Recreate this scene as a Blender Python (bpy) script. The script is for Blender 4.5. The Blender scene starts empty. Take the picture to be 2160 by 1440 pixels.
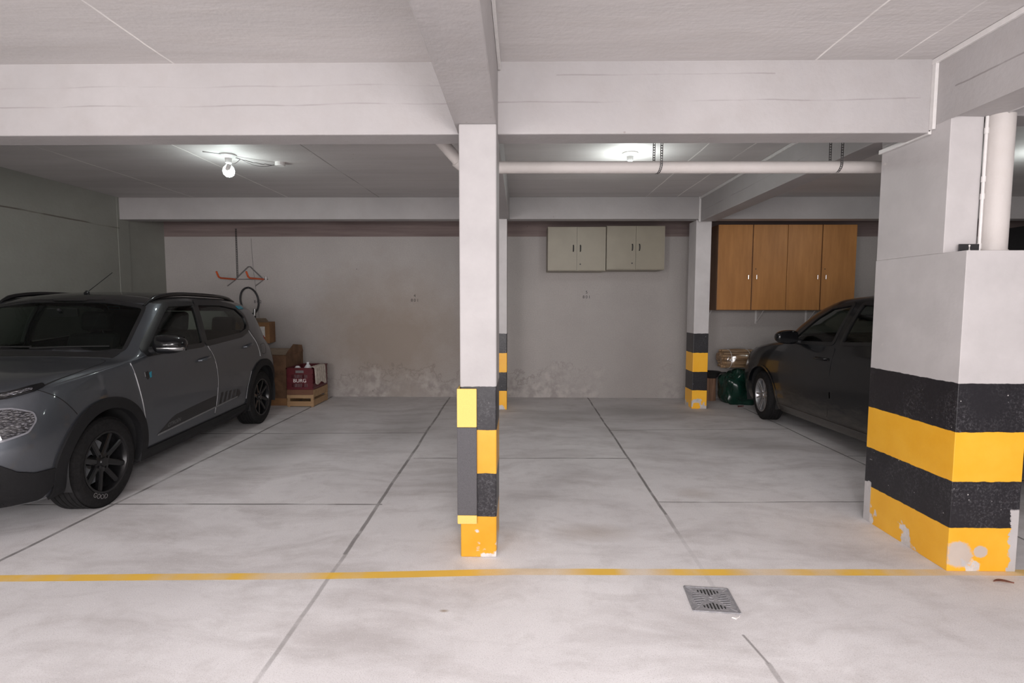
import bpy, bmesh, math, random
import numpy as np
from mathutils import Vector, Matrix, noise
from mathutils.bvhtree import BVHTree
from mathutils.geometry import tessellate_polygon
random.seed(7)
PI = math.pi
SC = bpy.context.scene
COL = SC.collection

# ------------------------------------------------------------------ camera
F_PX = 1120.0
cam_d = bpy.data.cameras.new('camera'); cam = bpy.data.objects.new('camera', cam_d); COL.objects.link(cam)
cam_d.sensor_width = 36.0; cam_d.lens = 36.0 * F_PX / 2160.0; cam_d.clip_start = 0.05
cam.location = (0, 0, 1.42)
cam.matrix_world = Matrix.Translation((0, 0, 1.42)) @ Matrix.Rotation(math.atan(18 / F_PX), 4, 'Z') @ \
    Matrix.Rotation(PI / 2 - math.atan(82 / F_PX), 4, 'X') @ Matrix.Rotation(math.radians(0.1), 4, 'Z')
SC.camera = cam
# ------------------------------------------------------------------ world, large lights, exposure
SC.view_settings.view_transform = 'Standard'; SC.view_settings.look = 'None'
SC.view_settings.exposure = 0.0; SC.view_settings.gamma = 1.0; SC.view_settings.use_curve_mapping = False
w = bpy.data.worlds.new('world'); SC.world = w; w.use_nodes = True
w.node_tree.nodes['Background'].inputs[0].default_value = (1.0, 0.94, 0.93, 1)
w.node_tree.nodes['Background'].inputs[1].default_value = 0.35
def light(name, kind, loc, power, col, size=0.1, size_y=None, rot=(0, 0, 0)):
    d = bpy.data.lights.new(name, kind); d.energy = power; d.color = col
    if kind == 'AREA':
        d.shape = 'RECTANGLE'; d.size = size; d.size_y = size_y
    else:
        d.shadow_soft_size = size
    o = bpy.data.objects.new(name, d); o.location = loc; o.rotation_euler = rot; COL.objects.link(o)
    return o
WARM = (1.0, 0.955, 0.955)
light('rear_fill_area', 'AREA', (-0.8, -3.9, 1.45), 350, WARM, 9.0, 2.4, (PI / 2, 0, 0))  # unseen broad fill added behind the camera to brighten the near surfaces
light('camera_flash_light', 'POINT', (0.32, -0.6, 1.9), 186, WARM, 0.25)  # stands for the flash beside the camera; no lamp fixture here
light('left_fill_light', 'POINT', (-2.3, -2.2, 1.9), 170, WARM, 0.4)  # extra unseen fill added to lift the left side
BULB = (0.93, 1.0, 0.97)

# ------------------------------------------------------------------ mesh helpers
class MB:
    def __init__(s): s.v = []; s.f = []
    def add(s, vs, fs):
        n = len(s.v); s.v += [tuple(v) for v in vs]; s.f += [tuple(i + n for i in f) for f in fs]; return s
    def box(s, x0, x1, y0, y1, z0, z1, M=None):
        vs = [Vector((x, y, z)) for x in (x0, x1) for y in (y0, y1) for z in (z0, z1)]
        if M is not None: vs = [M @ v for v in vs]
        return s.add(vs, [(0, 1, 3, 2), (4, 6, 7, 5), (0, 4, 5, 1), (2, 3, 7, 6), (0, 2, 6, 4), (1, 5, 7, 3)])
    def tube(s, pts, r, n=12, cap=True, closed=False):
        pts = [Vector(p) for p in pts]; m = len(pts)
        rs = r if isinstance(r, (list, tuple)) else [r] * m
        rings = []; up = None
        for i, p in enumerate(pts):
            if closed: t = (pts[(i + 1) % m] - pts[i - 1]).normalized()
            else: t = (pts[min(i + 1, m - 1)] - pts[max(i - 1, 0)]).normalized()
            if up is None:
                a = Vector((0, 0, 1)) if abs(t.z) < 0.9 else Vector((1, 0, 0))
                up = (a - t * a.dot(t)).normalized()
            else:
                up = (up - t * up.dot(t)).normalized()
            b = t.cross(up)
            rings.append([p + (up * math.cos(2 * PI * k / n) + b * math.sin(2 * PI * k / n)) * rs[i] for k in range(n)])
        vs = [v for rg in rings for v in rg]; fs = []
        for i in range(m if closed else m - 1):
            j = (i + 1) % m
            for k in range(n): fs.append((i * n + k, i * n + (k + 1) % n, j * n + (k + 1) % n, j * n + k))
        if cap and not closed: fs.append(tuple(range(n))[::-1]); fs.append(tuple((m - 1) * n + k for k in range(n)))
        return s.add(vs, fs)
    def lathe(s, prof, n=32, M=None, close=False):
        # prof: (r, h) about local Z
        vs = []; fs = []; m = len(prof)
        for k in range(n):
            a = 2 * PI * k / n
            for r, h in prof: vs.append(Vector((r * math.cos(a), r * math.sin(a), h)))
        if M is not None: vs = [M @ v for v in vs]
        for k in range(n):
            q = (k + 1) % n
            for i in range(m if close else m - 1):
                j = (i + 1) % m
                fs.append((k * m + i, q * m + i, q * m + j, k * m + j))
        return s.add(vs, fs)
    def prism(s, poly, z0, z1, M=None):
        n = len(poly)
        vs = [Vector((x, y, z0)) for x, y in poly] + [Vector((x, y, z1)) for x, y in poly]
        if M is not None: vs = [M @ v for v in vs]
        fs = [tuple(range(n))[::-1], tuple(range(n, 2 * n))] + [(i, (i + 1) % n, n + (i + 1) % n, n + i) for i in range(n)]
        return s.add(vs, fs)
    def build(s, name, mat, parent=None, smooth=False, bevel=0.0, angle=None, weld=True, seg=2):
        me = bpy.data.meshes.new(name); me.from_pydata(s.v, [], s.f)
        bm = bmesh.new(); bm.from_mesh(me)
        if weld: bmesh.ops.remove_doubles(bm, verts=bm.verts, dist=1e-5)
        bmesh.ops.recalc_face_normals(bm, faces=bm.faces)
        bm.to_mesh(me); bm.free()
        me.materials.append(mat)
        if smooth:
            me.polygons.foreach_set('use_smooth', [True] * len(me.polygons))
            me.set_sharp_from_angle(angle=math.radians(angle if angle else 40))
        o = bpy.data.objects.new(name, me); COL.objects.link(o)
        if parent is not None: o.parent = parent
        if bevel > 0:
            md = o.modifiers.new('bevel', 'BEVEL'); md.width = bevel; md.segments = seg; md.limit_method = 'ANGLE'; md.angle_limit = math.radians(35)
        return o
def tag(o, label, cat, group=None, kind=None):
    if label: o['label'] = label
    if cat: o['category'] = cat
    if group: o['group'] = group
    if kind: o['kind'] = kind
    return o
def empty(name, loc=(0, 0, 0), rz=0.0):
    o = bpy.data.objects.new(name, None); o.location = loc; o.rotation_euler = (0, 0, rz); o.empty_display_size = 0.1
    COL.objects.link(o); return o
def T(x, y, z): return Matrix.Translation((x, y, z))
def R(a, ax): return Matrix.Rotation(a, 4, ax)
def text_mb(body, size, M, depth=0.002, spacing=1.0):
    cu = bpy.data.curves.new('t', 'FONT'); cu.body = body; cu.size = size; cu.extrude = depth; cu.align_x = 'CENTER'; cu.space_character = spacing
    o = bpy.data.objects.new('t', cu); COL.objects.link(o)
    bpy.context.view_layer.update()
    dg = bpy.context.evaluated_depsgraph_get()
    me = bpy.data.meshes.new_from_object(o.evaluated_get(dg))
    m = MB(); m.add([M @ v.co for v in me.vertices], [tuple(p.vertices) for p in me.polygons])
    bpy.data.objects.remove(o); bpy.data.curves.remove(cu); bpy.data.meshes.remove(me)
    return m

# ------------------------------------------------------------------ material helpers
class NT:
    def __init__(s, name):
        s.m = bpy.data.materials.new(name); s.m.use_nodes = True; s.t = s.m.node_tree; s.t.nodes.clear()
        s.out = s.t.nodes.new('ShaderNodeOutputMaterial'); s.b = s.t.nodes.new('ShaderNodeBsdfPrincipled')
        s.t.links.new(s.b.outputs[0], s.out.inputs[0])
    def n(s, typ, **kw):
        nd = s.t.nodes.new('ShaderNode' + typ)
        for k, v in kw.items(): setattr(nd, k, v)
        return nd
    def set(s, inp, v):
        if hasattr(v, 'is_output') or isinstance(v, bpy.types.NodeSocket): s.t.links.new(v, inp)
        elif isinstance(v, (tuple, list)) and len(v) == 3 and inp.type == 'RGBA': inp.default_value = (*v, 1)
        else: inp.default_value = v
    def math(s, op, a, b=0.0, c=0.0, clamp=False):
        nd = s.n('Math', operation=op, use_clamp=clamp)
        s.set(nd.inputs[0], a); s.set(nd.inputs[1], b); s.set(nd.inputs[2], c); return nd.outputs[0]
    def vmath(s, op, a, b=(0, 0, 0), sc=None):
        nd = s.n('VectorMath', operation=op); s.set(nd.inputs[0], a); s.set(nd.inputs[1], b)
        if sc is not None: s.set(nd.inputs['Scale'], sc)
        return nd.outputs['Value'] if op in ('LENGTH', 'DOT_PRODUCT', 'DISTANCE') else nd.outputs['Vector']
    def step(s, v, lo, hi, a=0.0, b=1.0):
        nd = s.n('MapRange'); s.set(nd.inputs[0], v)
        for i, x in enumerate((lo, hi, a, b)): s.set(nd.inputs[i + 1], x)
        return nd.outputs[0]
    def mix(s, f, a, b, blend='MIX'):
        nd = s.n('Mix', data_type='RGBA', blend_type=blend); s.set(nd.inputs[0], f); s.set(nd.inputs[6], a); s.set(nd.inputs[7], b); return nd.outputs[2]
    def pos(s):
        return s.n('NewGeometry').outputs['Position']
    def obj(s): return s.n('TexCoord').outputs['Object']
    def noise(s, vec, scale, detail=4.0, rough=0.55, sc3=None):
        if sc3 is not None: vec = s.vmath('MULTIPLY', vec, sc3)
        nd = s.n('TexNoise'); s.set(nd.inputs['Vector'], vec); nd.inputs['Scale'].default_value = scale
        nd.inputs['Detail'].default_value = detail; nd.inputs['Roughness'].default_value = rough; return nd.outputs['Fac']
    def voro(s, vec, scale, feat='F1'):
        nd = s.n('TexVoronoi', feature=feat); s.set(nd.inputs['Vector'], vec); nd.inputs['Scale'].default_value = scale; return nd.outputs['Distance']
    def sep(s, v):
        nd = s.n('SeparateXYZ'); s.set(nd.inputs[0], v); return nd.outputs
    def bump(s, h, strength=0.2, dist=0.01):
        nd = s.n('Bump'); s.set(nd.inputs['Height'], h); nd.inputs['Strength'].default_value = strength; nd.inputs['Distance'].default_value = dist
        s.t.links.new(nd.outputs[0], s.b.inputs['Normal'])
    def fin(s, col=None, rough=None, metal=None, **kw):
        if col is not None: s.set(s.b.inputs['Base Color'], col)
        if rough is not None: s.set(s.b.inputs['Roughness'], rough)
        if metal is not None: s.set(s.b.inputs['Metallic'], metal)
        for k, v in kw.items(): s.set(s.b.inputs[k.replace('_', ' ')], v)
        return s.m
    def line(s, P, a, b, w, soft=0.004):
        # 1 on the segment a-b, 0 away from it
        a = Vector(a); b = Vector(b); d = (b - a); L = d.length; d.normalize()
        v = s.vmath('SUBTRACT', P, tuple(a)); t = s.vmath('DOT_PRODUCT', v, tuple(d))
        t = s.math('MINIMUM', s.math('MAXIMUM', t, 0.0), L)
        q = s.vmath('SCALE', tuple(d), sc=t)
        dist = s.vmath('DISTANCE', v, q)
        return s.step(dist, w * 0.5, w * 0.5 + soft, 1.0, 0.0)
def srgb(r, g, b):
    f = lambda c: ((c / 255) / 12.92 if c / 255 <= 0.04045 else (((c / 255) + 0.055) / 1.055) ** 2.4)
    return (f(r), f(g), f(b))
def simple(name, col, rough=0.5, metal=0.0, nscale=30.0, var=0.12, bump=0.0, **kw):
    m = NT(name); P = m.obj(); f = m.noise(P, nscale, 3.0)
    c = m.mix(m.step(f, 0.3, 0.7), tuple(x * (1 - var) for x in col), tuple(min(1, x * (1 + var)) for x in col))
    if bump > 0: m.bump(f, bump, 0.004)
    return m.fin(c, rough, metal, **kw)

WHITE = (0.43, 0.41, 0.41)
def painted(name, base=WHITE, boards=None, seams=(), seam_col=None, grime=0.18, grain=(1, 1, 1)):
    m = NT(name); P = m.pos()
    big = m.noise(P, 0.9, 5.0, 0.6, grain); fine = m.noise(P, 35.0, 3.0); mid = m.noise(P, 6.0, 6.0, 0.65, grain)
    c = m.mix(m.step(big, 0.35, 0.7), tuple(x * (1 - grime) for x in base), base)
    c = m.mix(m.step(mid, 0.45, 0.75, 0, 0.35), c, tuple(x * f for x, f in zip(base, (0.80, 0.77, 0.74))))
    h = m.math('ADD', m.math('MULTIPLY', mid, 0.6), m.math('MULTIPLY', fine, 0.35))
    pits = m.step(m.voro(m.vmath('ADD', P, (0.3, 0.1, 0)), 7.0), 0.03, 0.06, 1.0, 0.0)
    pits = m.math('MULTIPLY', pits, m.step(m.noise(P, 2.0), 0.55, 0.6))
    c = m.mix(m.math('MULTIPLY', pits, 0.5), c, (0.18, 0.15, 0.13))
    wob = m.vmath('SCALE', m.vmath('SUBTRACT', m.n('TexNoise').outputs['Color'], (0.5, 0.5, 0.5)), sc=0.0)
    nz = m.n('TexNoise'); m.set(nz.inputs['Vector'], P); nz.inputs['Scale'].default_value = 2.2; nz.inputs['Detail'].default_value = 5.0
    wob = m.vmath('SCALE', m.vmath('SUBTRACT', nz.outputs['Color'], (0.5, 0.5, 0.5)), sc=0.03)
    PW = m.vmath('ADD', P, wob)
    brk = m.step(m.noise(P, 1.7, 3.0), 0.38, 0.52)
    for (a, b, wd, dark) in seams:
        l = m.math('MULTIPLY', m.line(PW, a, b, wd), m.math('ADD', m.math('MULTIPLY', brk, 0.75), 0.25))
        c = m.mix(m.math('MULTIPLY', l, abs(dark)), c, (0.10, 0.085, 0.075) if dark > 0 else (0.95, 0.93, 0.90))
    m.bump(h, 0.3, 0.014)
    return m.fin(c, 0.62)

M = {}
M['beam'] = painted('painted_beam', WHITE, seams=[((-5.3, 3.05, 2.50), (2.2, 3.05, 2.545), 0.003, 0.32), ((-3.2, 3.05, 2.62), (-0.4, 3.05, 2.63), 0.003, 0.2), ((0.2, 3.05, 2.68), (1.4, 3.05, 2.68), 0.003, 0.3),
    ((-0.4, 7.0, 2.63), (2.3, 7.0, 2.64), 0.005, 0.5), ((-5.3, 7.0, 2.58), (-4.4, 7.0, 2.58), 0.006, 0.7), ((2.27, 0.4, 2.55), (2.27, 2.9, 2.55), 0.004, 0.5), ((2.33, 3.4, 2.62), (2.33, 7.0, 2.6), 0.004, 0.35)])
M['column_paint'] = None
def striped(name, zs, flake=0.25, wear=0.3, wf=1.0, corner=False):
    """white above the last height, then alternating yellow / black bands counted from the floor"""
    m = NT(name); P = m.pos(); X, Y, Z = m.sep(P)
    mid = m.noise(P, 5.0, 6.0, 0.6); fine = m.noise(P, 45.0, 4.0); scr = m.noise(P, 14.0, 8.0, 0.75)
    jit = m.math('MULTIPLY', m.math('SUBTRACT', m.noise(P, 18.0, 3.0), 0.5), 0.012)
    z = m.math('ADD', Z, jit)
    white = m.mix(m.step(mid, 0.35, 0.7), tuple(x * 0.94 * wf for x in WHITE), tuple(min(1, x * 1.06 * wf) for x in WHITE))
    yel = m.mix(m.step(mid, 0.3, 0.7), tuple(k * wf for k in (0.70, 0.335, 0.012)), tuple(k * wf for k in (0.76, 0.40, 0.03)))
    scf = m.noise(P, 80.0, 8.0, 0.8); area = m.step(m.noise(P, 3.5, 3.0), 0.42, 0.62)
    blk = m.mix(m.math('MULTIPLY', m.step(scf, 0.5, 0.7), m.math('ADD', m.math('MULTIPLY', area, 0.8), 0.08)), (0.010, 0.009, 0.012), (0.12, 0.115, 0.125))
    blk = m.mix(m.math('MULTIPLY', m.step(m.voro(P, 22.0), 0.05, 0.09, 1.0, 0.0), m.step(scr, 0.5, 0.55)), blk, (0.5, 0.48, 0.47))
    c = white
    for i in range(len(zs) - 1, -1, -1):
        f = m.step(z, zs[i] - 0.0015, zs[i] + 0.0015, 1.0, 0.0)
        c = m.mix(f, c, yel if i % 2 == 0 else blk)
    # flaked paint low down
    fl = m.step(m.math('ADD', m.noise(m.vmath('ADD', P, (2.1, 0.7, 0.4)), 6.5, 4.0, 0.5), m.step(Z, 0.0, flake, 0.12 * wear / 0.3, -0.12)), 0.60, 0.625)
    c = m.mix(fl, c, m.mix(m.step(scr, 0.4, 0.6), (0.52, 0.48, 0.46), (0.66, 0.62, 0.60)))
    if corner:
        wz = m.math('ADD', Z, m.math('MULTIPLY', m.math('SUBTRACT', mid, 0.5), 0.12))
        e1 = m.math('MULTIPLY', m.step(Y, 3.39, 3.40), m.step(wz, 0.27, 0.275, 1.0, 0.0))
        xz = m.math('ADD', m.math('SUBTRACT', X, 2.583), m.math('MULTIPLY', m.math('SUBTRACT', scr, 0.5), 0.09))
        e2 = m.math('MULTIPLY', m.step(xz, 0.0, 0.004), m.step(wz, 0.33, 0.34, 1.0, 0.0))
        d1 = m.vmath('LENGTH', m.vmath('MULTIPLY', m.vmath('SUBTRACT', P, (2.33, 2.765, 0.09)), (1 / .075, 0, 1 / .075)))
        d2 = m.vmath('LENGTH', m.vmath('MULTIPLY', m.vmath('SUBTRACT', P, (2.44, 2.765, 0.11)), (1 / .04, 0, 1 / .035)))
        e3 = m.math('MULTIPLY', m.step(m.math('ADD', m.math('MINIMUM', d1, d2), m.math('MULTIPLY', m.math('SUBTRACT', scr, 0.5), 1.2)), 0.8, 1.0, 0.85, 0.0), m.step(Y, 2.77, 2.775, 1.0, 0.0))
        c = m.mix(m.math('MAXIMUM', m.math('MAXIMUM', e1, e2), e3), c, white)
    m.bump(m.math('ADD', m.math('MULTIPLY', mid, 0.5), m.math('ADD', m.math('MULTIPLY', fine, 0.3), m.math('MULTIPLY', fl, -0.5))), 0.2, 0.01)
    return m.fin(c, m.step(z, zs[-1] - 0.01, zs[-1] + 0.01, 0.36, 0.6))
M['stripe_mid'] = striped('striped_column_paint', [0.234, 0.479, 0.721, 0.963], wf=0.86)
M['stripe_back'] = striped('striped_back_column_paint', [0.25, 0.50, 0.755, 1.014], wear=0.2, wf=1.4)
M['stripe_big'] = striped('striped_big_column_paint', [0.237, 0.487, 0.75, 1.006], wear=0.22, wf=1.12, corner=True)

# ceiling: board-marked concrete with pale seams running away from the camera
CE = 2.79
M['ceiling'] = painted('painted_ceiling', (0.60, 0.575, 0.57), seams=[((x, -4, z), (x, 8, z), 0.007, -0.75) for z in (2.752,) for x in (-3.15, -1.95, 1.62, 2.05)] +
    [((x, 3.1, CE), (x, 7.1, CE), 0.010, -0.8) for x in (-4.3, -3.05, 1.62, 2.02)] + [((-1.95, 4, CE), (-1.85, 7.1, CE), 0.010, 0.6)] +
    [((-5.3, y, CE), (2.2, y, CE), 0.006, 0.35) for y in (4.4, 5.6, 6.1, 6.55, 6.8)], grain=(0.35, 2.5, 1))
def wall_mat():
    m = NT('stained_back_wall'); P = m.pos(); X, Y, Z = m.sep(P)
    base = (0.42, 0.39, 0.375)
    big = m.noise(P, 0.8, 6.0, 0.6); mid = m.noise(P, 3.0, 7.0, 0.65); fine = m.noise(P, 60.0, 3.0)
    c = m.mix(m.step(big, 0.35, 0.7), tuple(x * 0.90 for x in base), tuple(x * 1.06 for x in base))
    c = m.mix(m.step(fine, 0.35, 0.65, 0, 0.3), c, tuple(x * 0.7 for x in base))
    # brown damp stain beside the middle column
    d = m.vmath('LENGTH', m.vmath('MULTIPLY', m.vmath('SUBTRACT', P, (-1.9, 7.9, 0.85)), (0.75, 0, 0.95)))
    st = m.math('MULTIPLY', m.step(m.math('ADD', d, m.math('MULTIPLY', mid, 0.9)), 0.75, 1.7, 1.0, 0.0), 0.75)
    c = m.mix(st, c, (0.27, 0.215, 0.17))
    low = m.math('ADD', Z, m.math('MULTIPLY', m.math('SUBTRACT', mid, 0.5), 1.6))
    damp = m.math('MULTIPLY', m.step(low, 0.15, 0.38, 0.55, 0.0), m.step(big, 0.42, 0.56))
    c = m.mix(damp, c, m.mix(m.step(m.noise(P, 9.0), 0.4, 0.6), (0.26, 0.235, 0.225), (0.50, 0.46, 0.44)))
    edge = m.math('MULTIPLY', m.step(low, 0.34, 0.37), m.step(low, 0.38, 0.41, 1.0, 0.0))
    c = m.mix(m.math('MULTIPLY', edge, m.step(big, 0.45, 0.6, 0.0, 0.5)), c, (0.19, 0.165, 0.15))
    # unpainted ring beam across the top of the wall, its board marks running level; rear beam's shadow partly put into its colour
    band = m.step(Z, 2.385, 2.39)
    bc = m.mix(m.step(m.noise(P, 3.0, 5.0, 0.6, (0.3, 1, 6)), 0.35, 0.65), (0.15, 0.11, 0.105), (0.22, 0.17, 0.16))
    c = m.mix(band, c, bc)
    pts = m.step(m.voro(P, 3.1), 0.018, 0.026, 1.0, 0.0)
    c = m.mix(m.math('MULTIPLY', pts, 0.8), c, (0.05, 0.045, 0.04))
    m.bump(m.math('ADD', m.math('MULTIPLY', mid, 0.6), m.math('MULTIPLY', fine, 0.4)), 0.22, 0.012)
    return m.fin(c, 0.8)
M['wall'] = wall_mat()
M['wall_left'] = painted('painted_left_wall', (0.29, 0.295, 0.265), seams=[((-5.3, 1.0, 2.39), (-5.3, 7.0, 2.39), 0.012, 0.95), ((-5.25, 7.2, 2.40), (-5.25, 7.9, 2.41), 0.010, 0.8)])
def floor_mat():
    m = NT('concrete_floor'); P = m.pos(); X, Y, Z = m.sep(P)
    nz = m.n('TexNoise'); m.set(nz.inputs['Vector'], P); nz.inputs['Scale'].default_value = 1.4; nz.inputs['Detail'].default_value = 4.0
    PW = m.vmath('ADD', P, m.vmath('MULTIPLY', m.vmath('SUBTRACT', nz.outputs['Color'], (0.5, 0.5, 0.5)), (0.03, 0.03, 0)))
    nw = m.n('TexNoise'); m.set(nw.inputs['Vector'], P); nw.inputs['Scale'].default_value = 0.7; nw.inputs['Detail'].default_value = 3.0
    swirl = m.vmath('ADD', P, m.vmath('SCALE', nw.outputs['Color'], sc=0.9))
    big = m.noise(P, 0.55, 5.0, 0.6); streak = m.noise(swirl, 1.5, 7.0, 0.62, (0.8, 2.6, 1)); mid = m.noise(P, 5.0, 7.0, 0.7)
    fine = m.noise(P, 190.0, 4.0, 0.8); grit = m.noise(P, 75.0, 7.0, 0.8)
    c = m.mix(m.step(big, 0.35, 0.65), (0.69, 0.67, 0.68), (0.86, 0.845, 0.855))
    c = m.mix(m.step(streak, 0.47, 0.70, 0, 0.42), c, (0.34, 0.305, 0.295))
    c = m.mix(m.step(mid, 0.50, 0.70, 0, 0.3), c, (0.42, 0.385, 0.37))
    c = m.mix(m.step(mid, 0.25, 0.42, 0.32, 0.0), c, (0.66, 0.62, 0.61))
    c = m.mix(m.step(fine, 0.52, 0.66, 0, 0.5), c, (0.30, 0.27, 0.26))
    c = m.mix(m.step(grit, 0.34, 0.44, 0.5, 0.0), c, (0.92, 0.88, 0.88))
    # travelled dirt inside the bays and tyre tracks
    bay = m.step(m.math('ADD', Y, m.math('MULTIPLY', m.math('SUBTRACT', streak, 0.5), 3.0)), 4.2, 7.2, 0.0, 0.22)
    c = m.mix(bay, c, (0.25, 0.225, 0.205))
    for tx, ty, rx, ry, k in ((-2.4, 5.2, 0.35, 1.1, 0.34), (-1.3, 5.9, 0.35, 0.9, 0.22), (1.6, 6.9, 0.7, 0.35, 0.35), (2.2, 5.4, 0.45, 0.4, 0.3), (-0.55, 4.2, 0.3, 0.35, 0.12), (0.45, 6.6, 0.5, 0.4, 0.2)):
        d = m.vmath('LENGTH', m.vmath('MULTIPLY', m.vmath('SUBTRACT', P, (tx, ty, 0)), (1 / rx, 1 / ry, 0)))
        c = m.mix(m.math('MULTIPLY', m.step(m.math('ADD', d, m.math('MULTIPLY', mid, 0.8)), 0.6, 1.7, 1.0, 0.0), k), c, (0.14, 0.135, 0.12))
    # rusty blotch
    for tx, ty, rx, ry, k in ((0.45, 3.2, 0.22, 0.11, 0.35), (1.3, 3.9, 0.14, 0.1, 0.25), (-0.35, 2.35, 0.02, 0.01, 0.8)):
        d = m.vmath('LENGTH', m.vmath('MULTIPLY', m.vmath('SUBTRACT', P, (tx, ty, 0)), (1 / rx, 1 / ry, 0)))
        c = m.mix(m.math('MULTIPLY', m.step(m.math('ADD', d, mid), 0.8, 1.9, 1.0, 0.0), k), c, (0.30, 0.22, 0.15))
    J = [((-0.99, 2.9), (-1.06, 8), .018, .66), ((-0.985, -3), (-0.985, 2.9), .015, .40), ((0.98, 3.5), (1.01, 8), .014, .75), ((0.978, 3.2), (0.98, 3.5), .018, .4), ((0.975, 2.5), (0.978, 3.2), .018, .13), ((0.99, -3), (0.985, 2.02), .016, .45), ((0.985, 2.02), (0.965, 2.2), .005, .6),
         ((-2.88, -3), (-2.84, 8), .018, .7), ((3.04, 2.9), (3.03, 8), .012, .7), ((-5.3, 5.52), (-1.04, 5.70), .012, .75), ((-0.97, 4.75), (0.97, 4.79), .012, .75),
         ((1.0, 5.86), (3.03, 5.98), .012, .65), ((-5.3, 3.54), (-0.98, 3.64), .012, .75), ((0.98, 3.72), (3.03, 3.77), .010, .55), ((-0.99, 6.85), (0.99, 6.9), .008, .25), ((3.03, 4.9), (9, 4.95), .012, .6)]
    brk = m.step(m.noise(P, 3.0, 4.0), 0.36, 0.5, 0.45, 1.0)
    lines = 0.0
    for a, b, wd, k in J:
        l = m.math('MULTIPLY', m.line(PW, (*a, 0), (*b, 0), wd, 0.006), k); lines = m.math('MAXIMUM', lines, l)
    lines = m.math('MULTIPLY', lines, brk)
    c = m.mix(lines, c, (0.075, 0.065, 0.06))
    # worn yellow line
    Yl = 0.0
    pl = [(-9, 2.42), (-2.68, 2.595), (-0.97, 2.655), (-0.03, 2.712), (2.27, 2.753), (9, 2.80)]
    P0 = m.vmath('ADD', P, m.vmath('MULTIPLY', m.vmath('SUBTRACT', nz.outputs['Color'], (0.5, 0.5, 0.5)), (0.0, 0.012, 0)))
    for i in range(len(pl) - 1): Yl = m.math('MAXIMUM', Yl, m.line(P0, (*pl[i], 0), (*pl[i + 1], 0), 0.062, 0.004))
    wear = m.noise(P, 2.1, 3.0, 0.5, (1.6, 0.6, 1)); wr = m.math('ADD', wear, m.math('MULTIPLY', m.math('SUBTRACT', mid, 0.5), 0.25))
    gone = 0.0
    for gx, gr in ((-1.22, 0.2), (0.08, 0.26), (0.62, 0.1), (1.3, 0.18), (2.4, 0.3)):
        gone = m.math('MAXIMUM', gone, m.step(m.math('ABSOLUTE', m.math('SUBTRACT', X, gx)), gr * 0.4, gr * 1.2, 1.0, 0.0))
    keep = m.math('MULTIPLY', m.step(wr, 0.30, 0.50, 0.55, 0.95), m.math('SUBTRACT', 1.0, m.math('MULTIPLY', gone, 0.6)))
    c = m.mix(m.math('MULTIPLY', Yl, keep), c, (0.86, 0.52, 0.055))
    m.bump(m.math('ADD', m.math('MULTIPLY', grit, 0.5), m.math('ADD', m.math('MULTIPLY', mid, 0.5), m.math('MULTIPLY', lines, -2.0))), 0.25, 0.006)
    return m.fin(c, m.step(streak, 0.3, 0.7, 0.62, 0.8), Specular_IOR_Level=0.35)
M['floor'] = floor_mat()
M['pvc'] = simple('white_pvc', (0.66, 0.64, 0.63), 0.35, var=0.05)
M['pvc_dirty'] = painted('painted_pipe', (0.60, 0.56, 0.54))
M['galv'] = simple('galvanised_steel', (0.30, 0.29, 0.29), 0.42, 0.8, 60)
M['strap'] = simple('dull_strap_steel', (0.10, 0.095, 0.095), 0.5, 0.5)
M['black_metal'] = simple('dark_metal', (0.03, 0.03, 0.03), 0.5, 0.3)
M['black_plastic'] = simple('black_plastic', (0.018, 0.018, 0.02), 0.55)
M['rubber'] = simple('tyre_rubber', (0.013, 0.0125, 0.013), 0.8, 0, 60, 0.3, 0.3, Specular_IOR_Level=0.2)
M['foam_grey'] = simple('grey_foam', (0.085, 0.082, 0.088), 0.85, 0, 300, 0.25, 0.3)
M['foam_yellow'] = simple('pale_yellow_foam', (0.72, 0.50, 0.14), 0.75, 0, 200, 0.06)
M['stencil'] = simple('stencil_paint', (0.03, 0.028, 0.03), 0.7)
M['chrome'] = simple('chrome', (0.55, 0.55, 0.56), 0.25, 1.0)
M['white_cab'] = simple('cream_laminate', (0.26, 0.232, 0.178), 0.45, 0, 4, 0.06)
M['white_trim'] = simple('cream_edge_band', (0.31, 0.28, 0.22), 0.4, 0, 4, 0.05)

def wood(name, a, b, rough=0.5, sc3=(1, 1, 0.12), scale=14.0):
    m = NT(name); P = m.obj(); n1 = m.noise(P, scale, 6.0, 0.65, sc3); n2 = m.noise(P, 1.6, 3.0)
    c = m.mix(m.step(n1, 0.35, 0.65), a, b); c = m.mix(m.step(n2, 0.3, 0.7, 0, 0.3), c, a)
    m.bump(n1, 0.08, 0.003); return m.fin(c, rough)
M['oak'] = wood('orange_oak_veneer', (0.36, 0.155, 0.042), (0.47, 0.215, 0.062), 0.42)
M['oak_side'] = wood('dark_oak_side', (0.11, 0.055, 0.028), (0.16, 0.082, 0.04), 0.5)
M['pine'] = wood('pine_slats', (0.30, 0.18, 0.09), (0.40, 0.26, 0.14), 0.7, (0.12, 1, 1), 20)
M['pine_red'] = wood('reddish_board', (0.12, 0.05, 0.028), (0.17, 0.075, 0.04), 0.7, (0.12, 1, 1), 20)
M['stump'] = wood('stump_bark', (0.14, 0.075, 0.045), (0.33, 0.19, 0.12), 0.85, (1, 1, 0.1), 24)
M['carton'] = simple('brown_cardboard', (0.24, 0.12, 0.05), 0.8, 0, 6, 0.25)
M['carton_old'] = simple('worn_cardboard', (0.13, 0.068, 0.036), 0.85, 0, 8, 0.35)
M['carton_in'] = simple('pale_cardboard', (0.27, 0.21, 0.155), 0.85, 0, 8, 0.15)
M['paper'] = simple('white_paper_label', (0.6, 0.58, 0.56), 0.7)
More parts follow.
